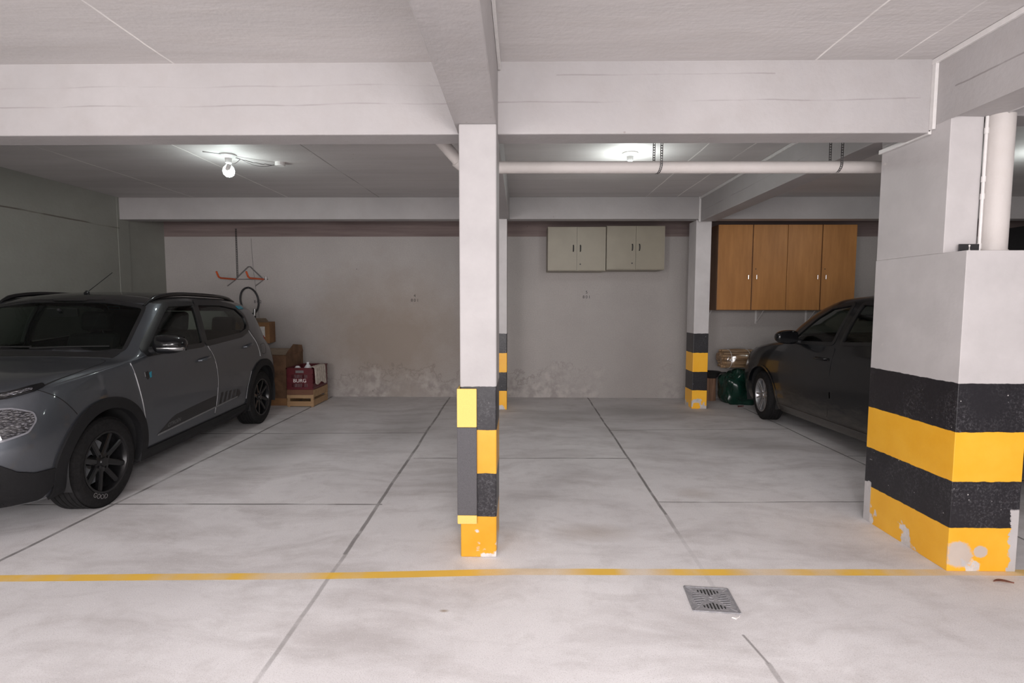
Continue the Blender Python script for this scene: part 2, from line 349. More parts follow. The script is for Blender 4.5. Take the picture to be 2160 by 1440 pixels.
M['maroon'] = simple('maroon_crate_plastic', (0.10, 0.012, 0.017), 0.45, 0, 10, 0.15)
M['white_paint'] = simple('white_lettering', (0.78, 0.76, 0.74), 0.6)
M['bottle'] = simple('white_bottle_plastic', (0.62, 0.62, 0.64), 0.3)
M['bag'] = simple('green_plastic_bag', (0.005, 0.028, 0.019), 0.25, 0, 5, 0.3)
M['clear'] = None
def cloth_mat():
    m = NT('beige_knit_cloth'); P = m.obj(); wv = m.noise(P, 90.0, 3.0, 0.6, (1, 1, 0.3))
    m.bump(wv, 0.6, 0.01); return m.fin(m.mix(m.step(wv, 0.35, 0.65), (0.42, 0.36, 0.31), (0.66, 0.60, 0.53)), 0.95)
M['cloth'] = cloth_mat()
def straw_mat():
    m = NT('straw'); P = m.obj(); n1 = m.noise(P, 22.0, 6.0, 0.7, (0.25, 1.5, 3.0))
    m.bump(n1, 0.7, 0.02); return m.fin(m.mix(m.step(n1, 0.3, 0.7), (0.20, 0.105, 0.05), (0.56, 0.38, 0.22)), 0.7)
M['straw'] = straw_mat()
def iron_mat():
    m = NT('cast_iron_grate'); P = m.obj(); n1 = m.noise(P, 70.0, 5.0)
    m.bump(n1, 0.4, 0.004); return m.fin(m.mix(m.step(n1, 0.3, 0.7), (0.27, 0.27, 0.285), (0.42, 0.41, 0.43)), 0.55, 0.35)
M['iron'] = iron_mat()
def emit(name, col, st):
    m = NT(name); return m.fin(col, 0.3, Emission_Color=col, Emission_Strength=st)
M['bulb'] = emit('lit_bulb', (0.86, 1.0, 0.98), 26.0)
M['orange'] = simple('orange_foam_sleeve', (0.62, 0.105, 0.03), 0.6)

# ------------------------------------------------------------------ the setting
def struct(name, mb, mat, label, cat, **kw):
    o = mb.build(name, mat, **kw); tag(o, label, cat, kind='structure'); return o
XL, XR, YB, YN = -5.30, 9.0, 7.90, -4.0
struct('floor', MB().box(XL - .2, XR + .2, YN - 4, YB + .2, -0.2, 0), M['floor'], 'grey concrete slab floor with joints and a worn yellow line', 'floor')
struct('wall_back', MB().box(XL - .2, XR + .2, YB, YB + .2, 0, 3.0), M['wall'], 'stained grey back wall with stencilled bay numbers', 'wall')
struct('wall_left', MB().box(XL - .2, XL, YN, YB, 0, 3.0), M['wall_left'], 'dim plastered wall behind the grey car', 'wall')
struct('wall_right', MB().box(XR, XR + .2, YN, YB, 0, 3.0), M['wall_left'], 'far side wall beyond the wide striped column', 'wall')
struct('ceiling', MB().box(XL - .2, XR + .2, YN, 3.20, 2.752, 2.95).box(XL - .2, XR + .2, 3.20, YB + .1, CE, 2.95), M['ceiling'], 'white painted concrete ceiling slab', 'ceiling')
struct('wall_pilaster', MB().box(XL, XL + .008, 6.98, 7.18, 0, CE), M['wall_left'], 'shallow pilaster at the end of the left wall', 'wall')
B2 = 2.36
struct('beam_front', MB().box(XL, 2.27, 3.05, 3.235, B2, 2.76), M['beam'], 'deep white concrete beam crossing above both near bays', 'beam', bevel=.008)
struct('beam_middle', MB().box(-0.355, -0.13, YN, 3.0, B2, 2.76).box(-0.355, -0.13, 3.0, 3.05, B2, 2.76), M['beam'], 'white beam running overhead to the narrow striped column', 'beam', bevel=.006)
struct('beam_middle_rear', MB().box(-0.35, -0.15, 3.235, 7.02, 2.5, CE), M['beam'], 'beam continuing behind the narrow striped column', 'beam', bevel=.006)
struct('beam_rear', MB().box(XL, XR, 7.02, 7.20, 2.505, CE), M['beam'], 'shallower white beam crossing in front of the back wall', 'beam', bevel=.006)
struct('beam_right', MB().box(2.27, 2.50, YN, 3.05, 2.40, 2.76).box(2.27, 2.50, 3.05, 3.46, 2.40, CE), M['beam'], 'white beam running overhead to the wide striped column', 'beam', bevel=.006)
struct('beam_right_rear', MB().box(2.33, 2.53, 3.46, 7.02, 2.475, CE), M['beam'], 'beam between the wide striped column and the back right column', 'beam', bevel=.006)
struct('beam_far', MB().box(2.50, XR, 3.05, 3.235, 2.45, CE), M['beam'], 'beam crossing over the far right bay', 'beam', bevel=.006)
struct('column_middle', MB().box(-0.33, -0.13, 2.87, 3.22, 0, B2), M['stripe_mid'], 'narrow white column with black and yellow stripes, nearest the camera', 'column', bevel=.007)
struct('column_back_middle', MB().box(-0.36, -0.18, 6.98, 7.22, 0, 2.505), M['stripe_back'], 'striped column at the back, mostly hidden by the narrow near column', 'column', bevel=.006)
struct('column_back_right', MB().box(2.305, 2.505, 7.10, 7.40, 0, 2.505), M['stripe_back'], 'back striped column between the white and the wooden cabinets', 'column', bevel=.006)
struct('column_right', MB().box(2.27, 2.63, 2.765, 3.46, 0, 1.69).box(2.272, 2.445, 2.92, 3.458, 1.69, 2.42), M['stripe_big'], 'wide white column with black and yellow stripes beside the black car', 'column', weld=False, bevel=.003)

# ------------------------------------------------------------------ corner guard on the middle column
g = empty('corner_guard', (-0.33, 2.87, 0)); tag(g, 'foam corner guard, grey with pale yellow ends, stuck on the narrow near column', 'corner guard')
def guard(name, z0, z1, mat):
    MB().prism([(-.016, .11), (-.016, -.016), (.092, -.016), (.092, -.001), (-.001, -.001), (-.001, .11)], z0, z1).build(name, mat, g, bevel=.004)
guard('padding', .246, .738, M['foam_grey']); guard('upper_band', .739, .952, M['foam_yellow']); guard('lower_band', .196, .245, M['foam_yellow'])

# ------------------------------------------------------------------ cable trunking, pipes, hangers
t = MB().box(2.252, 2.27, YN + .1, 3.06, 2.722, 2.750).box(2.252, 2.27, 3.022, 3.05, 2.372, 2.722)
tag(t.build('cable_trunking', M['pvc'], bevel=.002), 'white cable trunking running along the right overhead beam and down beside the big column', 'cable trunking')
t = MB().box(2.252, 2.27, 3.05, 3.46, 2.352, 2.378)
tag(t.build('cable_trunking', M['pvc'], bevel=.002), 'short white trunking across the top of the wide striped column, under the beam', 'cable trunking')
t = MB().box(2.312, 2.33, 3.5, 7.02, CE - .03, CE - .002).box(2.302, 2.328, 7.003, 7.019, 2.47, CE - .002)
tag(t.build('cable_trunking', M['pvc'], bevel=.002), 'white trunking along the rear right beam, dropping at the back right column', 'cable trunking')
t = MB().box(-0.129, -0.113, YN + .1, 3.03, 2.70, 2.73)
tag(t.build('cable_trunking', M['pvc'], bevel=.002), 'thin white trunking along the side of the middle overhead beam', 'cable trunking')
PY, PZ, PR = 3.75, 2.352, 0.041
dp = empty('drain_pipe', (0, PY, PZ)); tag(dp, 'white drain pipe slung under the ceiling from the narrow to the wide column', 'pipe')
MB().tube([(-.36, 0, 0), (2.75, 0, -.005)], PR, 24).build('pipe_run', M['pvc_dirty'], dp, smooth=True)
MB().tube([(-.35, 0, 0), (-.40, -.01, .01), (-.44, -.04, .04)], PR + .006, 24).build('elbow', M['pvc_dirty'], dp, smooth=True)
MB().tube([(-.43, -.035, .035), (-.72, -.20, .34)], PR, 24).build('branch', M['pvc_dirty'], dp, smooth=True)
MB().tube([(2.72, 0, -.005), (2.78, 0, .03), (2.80, 0, .10), (2.80, 0, .42)], PR + .004, 24).build('elbow', M['pvc_dirty'], dp, smooth=True)
def strap_mesh(x):
    # perforated band: down from the ceiling, round the pipe, up again
    m = MB(); path = []
    wd = .018
    top = CE - PZ
    for z in np.linspace(top, .01, 26): path.append((-.03, PR + .004, z))
    for a in np.linspace(0, PI, 12): path.append((-.03 + .03 * a / PI, (PR + .004) * math.cos(a), -(PR + .004) * math.sin(a)))
    for z in np.linspace(.01, top, 26): path.append((0, -(PR + .004), z))
    for i in range(len(path) - 1):
        a, b = Vector(path[i]), Vector(path[i + 1])
        for q, (s0, s1) in enumerate(((-wd / 2, -wd / 2 + .005), (wd / 2 - .005, wd / 2))):
            m.add([a + Vector((s0, 0, 0)), a + Vector((s1, 0, 0)), b + Vector((s1, 0, 0)), b + Vector((s0, 0, 0))], [(0, 1, 2, 3)])
        c = a.lerp(b, .35)
        m.add([a + Vector((-wd / 2, 0, 0)), a + Vector((wd / 2, 0, 0)), c + Vector((wd / 2, 0, 0)), c + Vector((-wd / 2, 0, 0))], [(0, 1, 2, 3)])
    return m
for x, lb in ((0.955, 'perforated metal strap holding the drain pipe, close to the right-hand ceiling bulb'), (2.17, 'perforated metal strap holding the drain pipe, next to the wide column')):
    o = strap_mesh(x).build('pipe_hanger', M['strap'], weld=False); o.location = (x, PY, PZ)
    md = o.modifiers.new('s', 'SOLIDIFY'); md.thickness = .0015
    tag(o, lb, 'pipe hanger', 'straps holding up the drain pipe')
vp = empty('downpipe', (2.515, 2.90, 1.69)); tag(vp, 'thick white vertical downpipe standing on the ledge of the wide column', 'pipe')
MB().tube([(0, 0, 0), (0, 0, .71)], .060, 32).build('pipe_body', M['pvc_dirty'], vp, smooth=True)
MB().tube([(0, 0, 0), (0, 0, .012)], .064, 32).build('pipe_collar', M['pvc_dirty'], vp, smooth=True)
cd = empty('conduit', (2.447, 2.905, 1.69)); tag(cd, 'thin white conduit with couplings squeezed beside the thick downpipe', 'conduit')
MB().tube([(0, 0, 0), (0, 0, .71)], .008, 12).build('conduit_tube', M['pvc'], cd, smooth=True)
for z in (.02, .28, .37, .62): MB().tube([(0, 0, z), (0, 0, z + .03)], .0105, 12).build('coupling', M['pvc'], cd, smooth=True)
sg = empty('black_plate', (2.385, 2.895, 1.69)); tag(sg, 'small black plate with white dots standing on the ledge of the wide column', 'plate')
MB().box(-.052, .052, -.003, .003, 0, .045).build('plate_body', M['black_plastic'], sg, bevel=.001)
q = MB()
for z, r in ((.010, .006), (.020, .003), (.028, .003), (.036, .005)): q.tube([(0, -.0045, z), (0, -.003, z)], r, 10)
q.build('dot_marks', M['white_paint'], sg)

# ------------------------------------------------------------------ lamps
def lamp_fixture(name, x, y, label, power, bulb_dz=0.0, extras=None, light_dz=0.0):
    r = empty(name, (x, y, CE)); tag(r, label, 'ceiling lamp')
    MB().lathe([(0, 0), (.072, 0), (.072, -.010), (.055, -.022), (.030, -.032), (.026, -.075), (.020, -.078), (0, -.078)], 32).build('lamp_holder', M['pvc'], r, smooth=True)
    b = MB().lathe([(0, -.070), (.014, -.076), (.018, -.092), (.044, -.120), (.052, -.15), (.044, -.182), (.024, -.200), (0, -.206)], 24).build('bulb', M['bulb'], r, smooth=True)
    li = light(name + '_light', 'POINT', (x, y, CE - .265), power, BULB, .045); 
    return r, b
lf, b1 = lamp_fixture('ceiling_bulb', -2.73, 5.02, 'bare lit bulb on the ceiling above the grey car, with loose wires', 6)
lr, b2 = lamp_fixture('ceiling_bulb', 1.0, 5.0, 'lit bulb in a white holder, just above the horizontal drain pipe', 11)
b2.scale = (.8, .8, .75)
l3, b3 = lamp_fixture('ceiling_bulb', 4.75, 4.9, 'lit bulb seen beyond the downpipe on the far right', 8)
wires = MB()
def sag(a, b, dz, n=12, wob=0.0): return [tuple(Vector(a).lerp(Vector(b), i / n) + Vector((0, wob * math.sin(i * 1.9), -dz * math.sin(PI * i / n)))) for i in range(n + 1)]
wires.tube(sag((-2.90, 4.90, CE - .004), (-2.66, 5.1, CE - .02), -.012), .006, 8)
wires.tube(sag((-2.66, 5.1, CE - .02), (-2.42, 5.28, CE - .03), .035), .0035, 6); wires.tube(sag((-2.66, 5.1, CE - .02), (-2.42, 5.28, CE - .03), .01, 12, .02), .0035, 6)
wires.tube(sag((-2.66, 5.1, CE - .02), (-2.70, 4.98, CE - .09), .02), .003, 6)
tag(wires.build('lamp_wires', M['galv'], smooth=True), 'loose twisted wires between the bulb over the grey car and a round box', 'wires')
o = MB().lathe([(0, 0), (.048, 0), (.048, -.025), (.040, -.034), (0, -.034)], 32).build('junction_box', M['pvc'], smooth=True); o.location = (-2.37, 5.30, CE)
tag(o, 'small round white junction box on the ceiling at the end of loose wires', 'junction box')
o = MB().lathe([(0, 0), (.014, 0), (.020, -.01), (.022, -.05), (.016, -.066), (0, -.07)], 20).build('spare_lamp_socket', M['pvc'], smooth=True); o.location = (-2.70, 4.98, CE - .095); o.rotation_euler = (0, .35, 0)
tag(o, 'loose white lamp socket dangling next to the lit bulb over the grey car', 'lamp socket')

# ------------------------------------------------------------------ wall cabinets
def white_cabinet(x0, x1, z0, z1, yf, label, hl, hr, key, grp):
    yb = YB - .002; r = empty('wall_cabinet', (x0, yb, z0)); tag(r, label, 'cabinet', grp)
    W, H, D = x1 - x0, z1 - z0, yb - yf
    MB().box(0, W, -D + .02, 0, 0, H).build('cabinet_body', M['white_cab'], r, bevel=.002)
    half = W / 2
    for i in range(2):
        a, b = (.006, half - .004) if i == 0 else (half + .004, W - .004)
        dr = MB().box(a, b, -D, -D + .018, .008, H - .006).build('door', M['white_cab'], r, bevel=.002)
        hx = b - .045 if i == 0 else a + .045
        path = [(hx, -D + .001, H * .44), (hx, -D - .022, H * .46), (hx, -D - .028, H * .51), (hx, -D - .022, H * .56), (hx, -D + .001, H * .58)]
        MB().tube(path, .0075, 8).build('handle', M['black_plastic'], dr, smooth=True)
        if i == key: MB().tube([(hx, -D - .003, H * .15), (hx, -D + .001, H * .15)], .010, 14).build('keyhole', M['black_metal'], dr)
        for u0, u1 in ((a, a + .006), (b - .006, b)): MB().box(u0, u1, -D - .001, -D, .008, H - .006).build('edge_band', M['white_trim'], dr)
    return r
white_cabinet(.375, 1.180, 1.862, 2.470, 7.45, 'cream two-door wall cabinet, left one of the pair above the 801 stencil', 0, 1, 1, 'cream wall cabinets')
white_cabinet(1.186, 1.985, 1.875, 2.478, 7.42, 'cream two-door wall cabinet, right one of the pair, next to the back right column', 0, 1, 0, 'cream wall cabinets')
def wood_cabinet(x0, x1, label, handles):
    z0, z1, yf = 1.318, 2.488, 7.38; yb = YB - .002; r = empty('wooden_wall_cabinet', (x0, yb, z0)); tag(r, label, 'cabinet', 'wooden wall cabinets')
    W, H, D = x1 - x0, z1 - z0, yb - yf
    MB().box(0, W, -D + .02, 0, 0, H).build('cabinet_body', M['oak_side'], r, bevel=.002)
    for i in range(2):
        a, b = (.002, W / 2 - .008) if i == 0 else (W / 2 + .008, W - .003)
        dr = MB().box(a, b, -D, -D + .018, .008, H - .004).build('door', M['oak'], r, bevel=.002)
        hx = b - .045 if i == 0 else a + .05
        zc = H * .39
        MB().tube([(hx, -D, zc - .03), (hx, -D - .018, zc - .026), (hx, -D - .018, zc + .026), (hx, -D, zc + .03)], .006, 8).build('handle', M['chrome'], dr, smooth=True)
        if i == 1: MB().tube([(hx - .01, -D - .002, zc + .11), (hx - .01, -D, zc + .11)], .007, 12).build('keyhole', M['black_metal'], dr)
    return r
wood_cabinet(2.70, 3.643, 'oak-coloured two-door wall cabinet next to the back right column', 0)
wood_cabinet(3.645, 4.575, 'oak-coloured two-door wall cabinet above the black car, farther from the column', 0)
for x, lb in ((2.68, 'angled steel bracket under the wooden cabinet, next to the back right column'), (3.42, 'angled steel bracket under the middle of the wooden cabinets'), (4.15, 'angled steel bracket under the wooden cabinets, just above the black car')):
    r = MB().box(-.012, .012, -.004, 0, -.20, 0).box(-.012, .012, -.26, 0, -.005, 0).tube([(0, -.006, -.19), (0, -.24, -.006)], .006, 8).build('shelf_bracket', M['pvc'])
    r.location = (x + .05, YB, 1.317); tag(r, lb, 'bracket', 'brackets under the wooden cabinets')
# dark cabinet in the far right bay
r = empty('dark_wall_cabinet', (6.9, YB - .002, 1.35)); tag(r, 'dark wall cabinet glimpsed past the downpipe in the far right bay', 'cabinet')
MB().box(0, 1.9, -.45, 0, 0, 1.13).build('cabinet_body', M['black_plastic'], r, bevel=.003)
for a, b in ((.005, .94), (.95, 1.89)): MB().box(a, b, -.468, -.45, .005, 1.12).build('door', M['black_plastic'], r, bevel=.002)

# ------------------------------------------------------------------ stencilled numbers
def stencil(lines, x, label):
    r = MB()
    for txt, z, sz in lines:
        q = text_mb(txt, sz, T(x, YB - .0005, z) @ R(PI / 2, 'X'), .0008, 1.45); r.add(q.v, q.f)
    o = r.build('bay_number', M['stencil'], weld=False); tag(o, label, 'wall number')
stencil([('4', 1.500, .060), ('801', 1.432, .060)], -1.575, 'black stencilled number 4 over 801 on the stained wall')
stencil([('5', 1.555, .060), ('801', 1.485, .060)], .975, 'black stencilled number 5 over 801 below the cream cabinets')
stencil([('3', 1.480, .060), ('802', 1.407, .060)], -3.93, 'black stencilled number over 802 on the wall, partly behind the cable lock')

# ------------------------------------------------------------------ bike rack, lock, strap on the back wall
r = empty('bicycle_wall_rack', (-4.04, YB, 1.76)); tag(r, 'triangular steel wall rack with two orange padded arms', 'bicycle rack')
k = MB(); k.tube([(-.21, -.012, 0), (-.01, -.012, .185), (.02, -.012, .185), (.21, -.012, 0)], .009, 8); k.tube([(-.21, -.012, 0), (.28, -.012, 0)], .005, 8); k.tube([(.25, -.012, -.01), (.25, -.012, .04)], .012, 8)
k.build('rack_frame', M['galv'], r, smooth=True)
for x in (-.21, .21): MB().tube([(x, -.01, 0), (x, -.40, .0), (x, -.45, .015), (x, -.50, .085)], .013, 10).build('padded_arm', M['orange'], r, smooth=True)
for x, y1, z1 in ((-.21, -.0, 0), (.21, 0, 0)): MB().tube([(x, -.012, -.01), (x - .12, -.02, -.10)], .006, 8).build('brace', M['galv'], r, smooth=True)
r = empty('cable_lock', (-4.06, YB - .03, 1.44)); tag(r, 'black loop cable lock hanging from a hook below the wall rack', 'bicycle lock')
ring = [(.125 * math.sin(a) * (1 + .1 * math.cos(a)), .0, .20 * math.cos(a)) for a in np.linspace(0.25, 2 * PI + .0, 40)]
ring = [(.135 * math.sin(a) + .02 * (1 - math.cos(a)), 0, .195 * math.cos(a)) for a in np.linspace(-PI + .5, PI + .15, 48)]
MB().tube(ring, .013, 10).build('cable_loop', M['black_plastic'], r, smooth=True)
MB().tube([(.088, -.005, -.24), (.098, -.005, -.12)], .019, 14).build('lock_barrel', M['chrome'], r, smooth=True)
MB().tube([(.083, -.005, -.265), (.089, -.005, -.225)], .022, 14).build('lock_cap', M['black_plastic'], r, smooth=True)
hk = MB().tube([(0, .0, 0), (0, -.05, 0), (0, -.06, .025)], .003, 8).build('wall_hook', M['galv'], smooth=True); hk.location = (-4.04, YB - .001, 1.63); tag(hk, 'small wall hook carrying the black loop lock', 'hook')
k = MB()
for i in range(28):
    z = 1.78 + i * .026; k.box(-4.232, -4.226, YB - .006, YB - .003, z, z + .026).box(-4.214, -4.208, YB - .006, YB - .003, z, z + .026).box(-4.232, -4.208, YB - .006, YB - .003, z, z + .009)
tag(k.build('perforated_strap', M['black_metal'], weld=False), 'dark perforated strap hanging down the wall to the bicycle rack', 'strap')
tag(MB().tube([(-4.00, YB - .004, 2.36), (-3.98, YB - .004, 1.9), (-3.93, YB - .004, 1.4), (-3.90, YB - .004, .95)], .003, 6).build('wall_cable', M['galv'], smooth=True), 'thin grey cable running down the wall behind the cable lock', 'cable')

# ------------------------------------------------------------------ cartons
r = empty('cardboard_carton', (-3.475, 7.46, 0), math.radians(-2)); tag(r, 'large worn cardboard carton with open flaps on the floor behind the grey car', 'box')
MB().box(-.27, .27, -.27, .27, 0, .70).build('carton_body', M['carton_old'], r, bevel=.006)
MB().add([(-.27, -.27, .70), (.27, -.27, .70), (.22, .02, .765), (-.25, .02, .765)], [(0, 1, 2, 3)]).add([(-.27, -.27, .704), (.27, -.27, .704), (.22, .02, .769), (-.25, .02, .769)], [(0, 1, 2, 3)]).build('flap', M['carton_in'], r)
MB().add([(.27, -.27, .70), (.27, .27, .70), (.265, .24, .80), (.262, -.02, .83), (.266, -.2, .74)], [(0, 1, 2, 3, 4)]).build('flap', M['carton_old'], r).modifiers.new('s', 'SOLIDIFY').thickness = .005
MB().box(-.272, .274, -.274, -.27, .0, .10).box(.27, .274, -.27, .27, 0, .10).build('bottom_tape', M['carton'], r)
r = empty('cardboard_box', (-3.84, 7.60, .835), math.radians(12)); tag(r, 'orange-brown cardboard box with a white label, on top of the worn carton', 'box')
MB().box(-.24, .24, -.17, .17, 0, .30).build('box_body', M['carton'], r, bevel=.004)
MB().add([(-.24, -.17, .30), (.24, -.17, .30), (.22, -.26, .36), (-.22, -.26, .36)], [(0, 1, 2, 3)]).build('flap', M['carton_in'], r).modifiers.new('s', 'SOLIDIFY').thickness = .004
MB().box(.08, .18, -.172, -.17, .09, .24).build('paper_label', M['paper'], r)

# ------------------------------------------------------------------ wooden crate and maroon plastic crate
CX, CY = -2.99, 7.36; CRZ = math.radians(0)
r = empty('wooden_crate', (CX, CY, 0)); tag(r, 'slatted pine crate on the floor carrying the maroon crate', 'crate')
hw, hd = .16, .25
for s in (-1, 1):
    for q in (-1, 1): MB().box(s * hw - .018, s * hw + .018, q * hd - .018, q * hd + .018, 0, .236).build('corner_post', M['pine'], r, bevel=.002)
for z0, z1, mt in ((.012, .078, M['pine']), (.118, .165, M['pine']), (.168, .235, M['pine_red'])):
    for s in (-1, 1): MB().box(-hw - .02, hw + .02, s * (hd + .019) - .004, s * (hd + .019) + .004, z0, z1).build('slat', mt, r, bevel=.001)
for z0, z1 in ((.012, .095), (.130, .232)):
    for s in (-1, 1): MB().box(s * (hw + .019) - .004, s * (hw + .019) + .004, -hd - .014, hd + .014, z0, z1).build('slat', M['pine'], r, bevel=.001)
for i in range(5): MB().box(-hw, hw, -hd + .02 + i * .1, -hd + .09 + i * .1, .002, .012).build('floor_slat', M['pine'], r)
r = empty('plastic_crate', (CX, CY, .237)); tag(r, 'maroon plastic crate lettered BURG on top of the slatted pine crate', 'crate')
cr = MB(); W, D, H = .175, .265, .295
def grid_wall(fn, w, slots):
    # wall panel in local (u across, z up) with rows of vertical slots
    xs = sorted(set([-w, w] + [v for a in slots for v in a[:2]])); 
    for (z0, z1, ss) in ((0, .03, None), (.03, .085, 1), (.085, .155, None), (.155, .205, 1), (.205, .295, None)):
        if not ss: fn(-w, w, z0, z1); continue
        u = -w; 
        for k in range(14):
            a = -w * .62 + k * (w * 1.24 / 14); fn(u, a, z0, z1); u = a + w * 1.24 / 28
        fn(u, w, z0, z1)
for s in (-1, 1):
    grid_wall(lambda a, b, z0, z1: cr.box(a, b, s * D - .004, s * D + .004, z0, z1), W, [])
    grid_wall(lambda a, b, z0, z1: cr.box(s * W - .004, s * W + .004, a, b, z0, z1), D, [])
for z in (.03, .09, .15, .21): cr.box(-W - .008, W + .008, -D - .008, -D + .004, z - .003, z + .003); cr.box(W - .004, W + .008, -D - .008, D + .008, z - .003, z + .003); cr.box(-W - .008, -W + .004, -D, D, z - .003, z + .003)
cr.box(-W, W, -D, D, 0, .008)
cr.build('crate_body', M['maroon'], r, weld=False)
rm = MB(); rm.box(-W - .010, W + .010, -D - .010, -D + .006, .283, .297); rm.box(-W - .010, W + .010, D - .006, D + .010, .283, .297); rm.box(W - .006, W + .010, -D - .010, D + .010, .283, .297); rm.box(-W - .010, -W + .006, -D - .010, D + .010, .283, .297)
rm.build('rim', M['maroon'], r, weld=False)
MB().box(-.055, .055, -D - .0055, -D - .004, .228, .262).build('hand_hole', M['galv'], r)
text_mb('BURG', .070, T(0, -D - .0048, .100) @ R(PI / 2, 'X'), .001, 1.0).build('lettering', M['white_paint'], r, weld=False)
for i, (x, y, s, lb) in enumerate(((.06, -.13, 1.0, 'white plastic bottle with a narrow neck, tallest in the maroon crate'), (-.075, -.15, .78, 'white rounded bottle, the shorter one in the maroon crate'))):
    r2 = empty('bottle', (CX + x, CY + y, .247)); r2.scale = (1, 1, s if i == 0 else 1); tag(r2, lb, 'bottle', 'bottles in the maroon crate')
    MB().lathe([(0, 0), (.055, 0), (.058, .02), (.058, .24 if i == 0 else .21), (.050, .275 if i == 0 else .26), (.024, .315 if i == 0 else .30), (.016, .325 if i == 0 else .302), (0, .33 if i == 0 else .305)], 28).build('bottle_body', M['bottle'], r2, smooth=True)
    if i == 0: MB().lathe([(0, .325), (.018, .325), (.018, .352), (0, .354)], 20).build('cap', M['bottle'], r2, smooth=True)
# knitted cloth over the right rim
cl = MB(); nu, nv = 36, 26; vs = []
for j in range(nv + 1):
    v = j / nv
    for i in range(nu + 1):
        u = i / nu; y = -D + .02 + u * .40
        f = .008 * math.sin(u * 38) + .004 * math.sin(u * 71 + 1)
        if v < .2: x, z = W - .05 + v / .2 * .05, .303 + f * .3 + .004
        else:
            t_ = (v - .2) / .8; x = W + .018 + abs(f) + .012 * t_; z = .305 - t_ * (.225 + .018 * math.sin(u * 9) + .03 * u)
        vs.append((x, y, z))
fs = [(j * (nu + 1) + i, j * (nu + 1) + i + 1, (j + 1) * (nu + 1) + i + 1, (j + 1) * (nu + 1) + i) for j in range(nv) for i in range(nu)]
o = cl.add(vs, fs).build('cloth', M['cloth'], smooth=True, angle=80); o.location = (CX, CY, .237); o.modifiers.new('s', 'SOLIDIFY').thickness = .004
tag(o, 'beige knitted cloth draped over the side of the maroon crate', 'cloth')

# ------------------------------------------------------------------ things behind the right column
r = MB(); pr = [(0, 0), (.088, 0), (.090, .03), (.085, .17), (.088, .32), (.084, .33), (0, .331)]
r.lathe(pr, 36); r.v = [(x * (1 + .06 * noise.noise(Vector((x * 20, y * 20, z * 3)))), y * (1 + .06 * noise.noise(Vector((x * 20, y * 20, z * 3 + 9)))), z) for x, y, z in r.v]
o = r.build('wood_stump', M['stump'], smooth=True); o.location = (2.775, 7.76, 0); tag(o, 'short brown wood stump on the floor behind the back right column', 'stump')
r = empty('pan', (2.79, 7.72, .333)); tag(r, 'dark pan resting on the wood stump', 'pan')
MB().lathe([(0, 0), (.06, 0), (.085, .03), (.115, .085), (.125, .09), (.118, .095), (.08, .04), (.055, .01), (0, .008)], 36).build('pan_bowl', M['black_metal'], r, smooth=True)
MB().tube([(.10, -.05, .08), (.16, -.10, .092)], .009, 8).build('handle', M['black_metal'], r, smooth=True)
o = MB().box(-.011, .011, -.006, .006, 0, .23).build('wooden_lath', M['pine'], bevel=.001); o.location = (2.555, 7.30, 0.004); o.rotation_euler = (0, -.20, 0); tag(o, 'short wooden lath leaning on the back right column', 'lath')
def lump(name, loc, dims, amp, sc, mat, fold=0.0, sub=5):
    bm = bmesh.new(); bmesh.ops.create_icosphere(bm, subdivisions=sub, radius=1.0)
    for v in bm.verts:
        p = v.co.copy(); 
        q = Vector((math.copysign(abs(p.x) ** .75, p.x), math.copysign(abs(p.y) ** .75, p.y), math.copysign(abs(p.z) ** .8, p.z)))
        n1 = noise.noise(p * sc); n2 = abs(noise.noise(Vector((p.x * sc * 1.7, p.y * sc * 1.7, p.z * sc * .6 + 3))))
        q *= 1 + amp * n1 - fold * (1 - n2 * 2.2) * .5
        if q.z < -.8: q.z = -.8
        v.co = Vector((q.x * dims[0], q.y * dims[1], (q.z + .8) * dims[2] / 1.8))
    me = bpy.data.meshes.new(name); bm.to_mesh(me); bm.free(); me.materials.append(mat)
    me.polygons.foreach_set('use_smooth', [True] * len(me.polygons))
    o = bpy.data.objects.new(name, me); o.location = loc; COL.objects.link(o); return o
o = lump('garbage_bag', (3.135, 7.56, 0), (.29, .24, .50), .22, 1.7, M['bag'], .22); tag(o, 'crumpled dark green plastic bag on the floor in front of the black car', 'bag')
r = empty('straw_bundle', (3.10, 7.60, .49)); tag(r, 'bundle of straw wrapped in clear plastic on top of the green bag', 'bundle')
q = MB()
for i in range(70):
    a = random.random() * 2 * PI; rr = math.sqrt(random.random()); y = .15 * rr * math.cos(a); z = .135 + .12 * rr * math.sin(a)
    x0 = -.25 + random.uniform(-.02, .02); q.tube([(x0, y, z), (x0 + .27, y + random.uniform(-.012, .012), z + random.uniform(-.012, .012)), (x0 + .5, y, z)], random.uniform(.010, .017), 7)
q.build('straw', M['straw'], r, smooth=True, weld=False)
for x in (-.14, .12): MB().tube([(x, .165 * math.cos(a), .135 + .136 * math.sin(a)) for a in np.linspace(0, 2 * PI, 25)[:-1]], .004, 6, closed=True).build('band', M['white_paint'], r, smooth=True)
gm = NT('clear_wrap'); gm.b.inputs['Roughness'].default_value = .12
tr = gm.n('BsdfTransparent'); gl = gm.n('BsdfGlossy'); gl.inputs['Roughness'].default_value = .15; mx = gm.n('MixShader'); mx.inputs[0].default_value = .14
gm.t.links.new(tr.outputs[0], mx.inputs[1]); gm.t.links.new(gl.outputs[0], mx.inputs[2]); gm.t.links.new(mx.outputs[0], gm.out.inputs[0])
wr = lump('plastic_wrap', (0, 0, -.005), (.285, .185, .30), .10, 3.0, gm.m, .10, 4); wr.parent = r
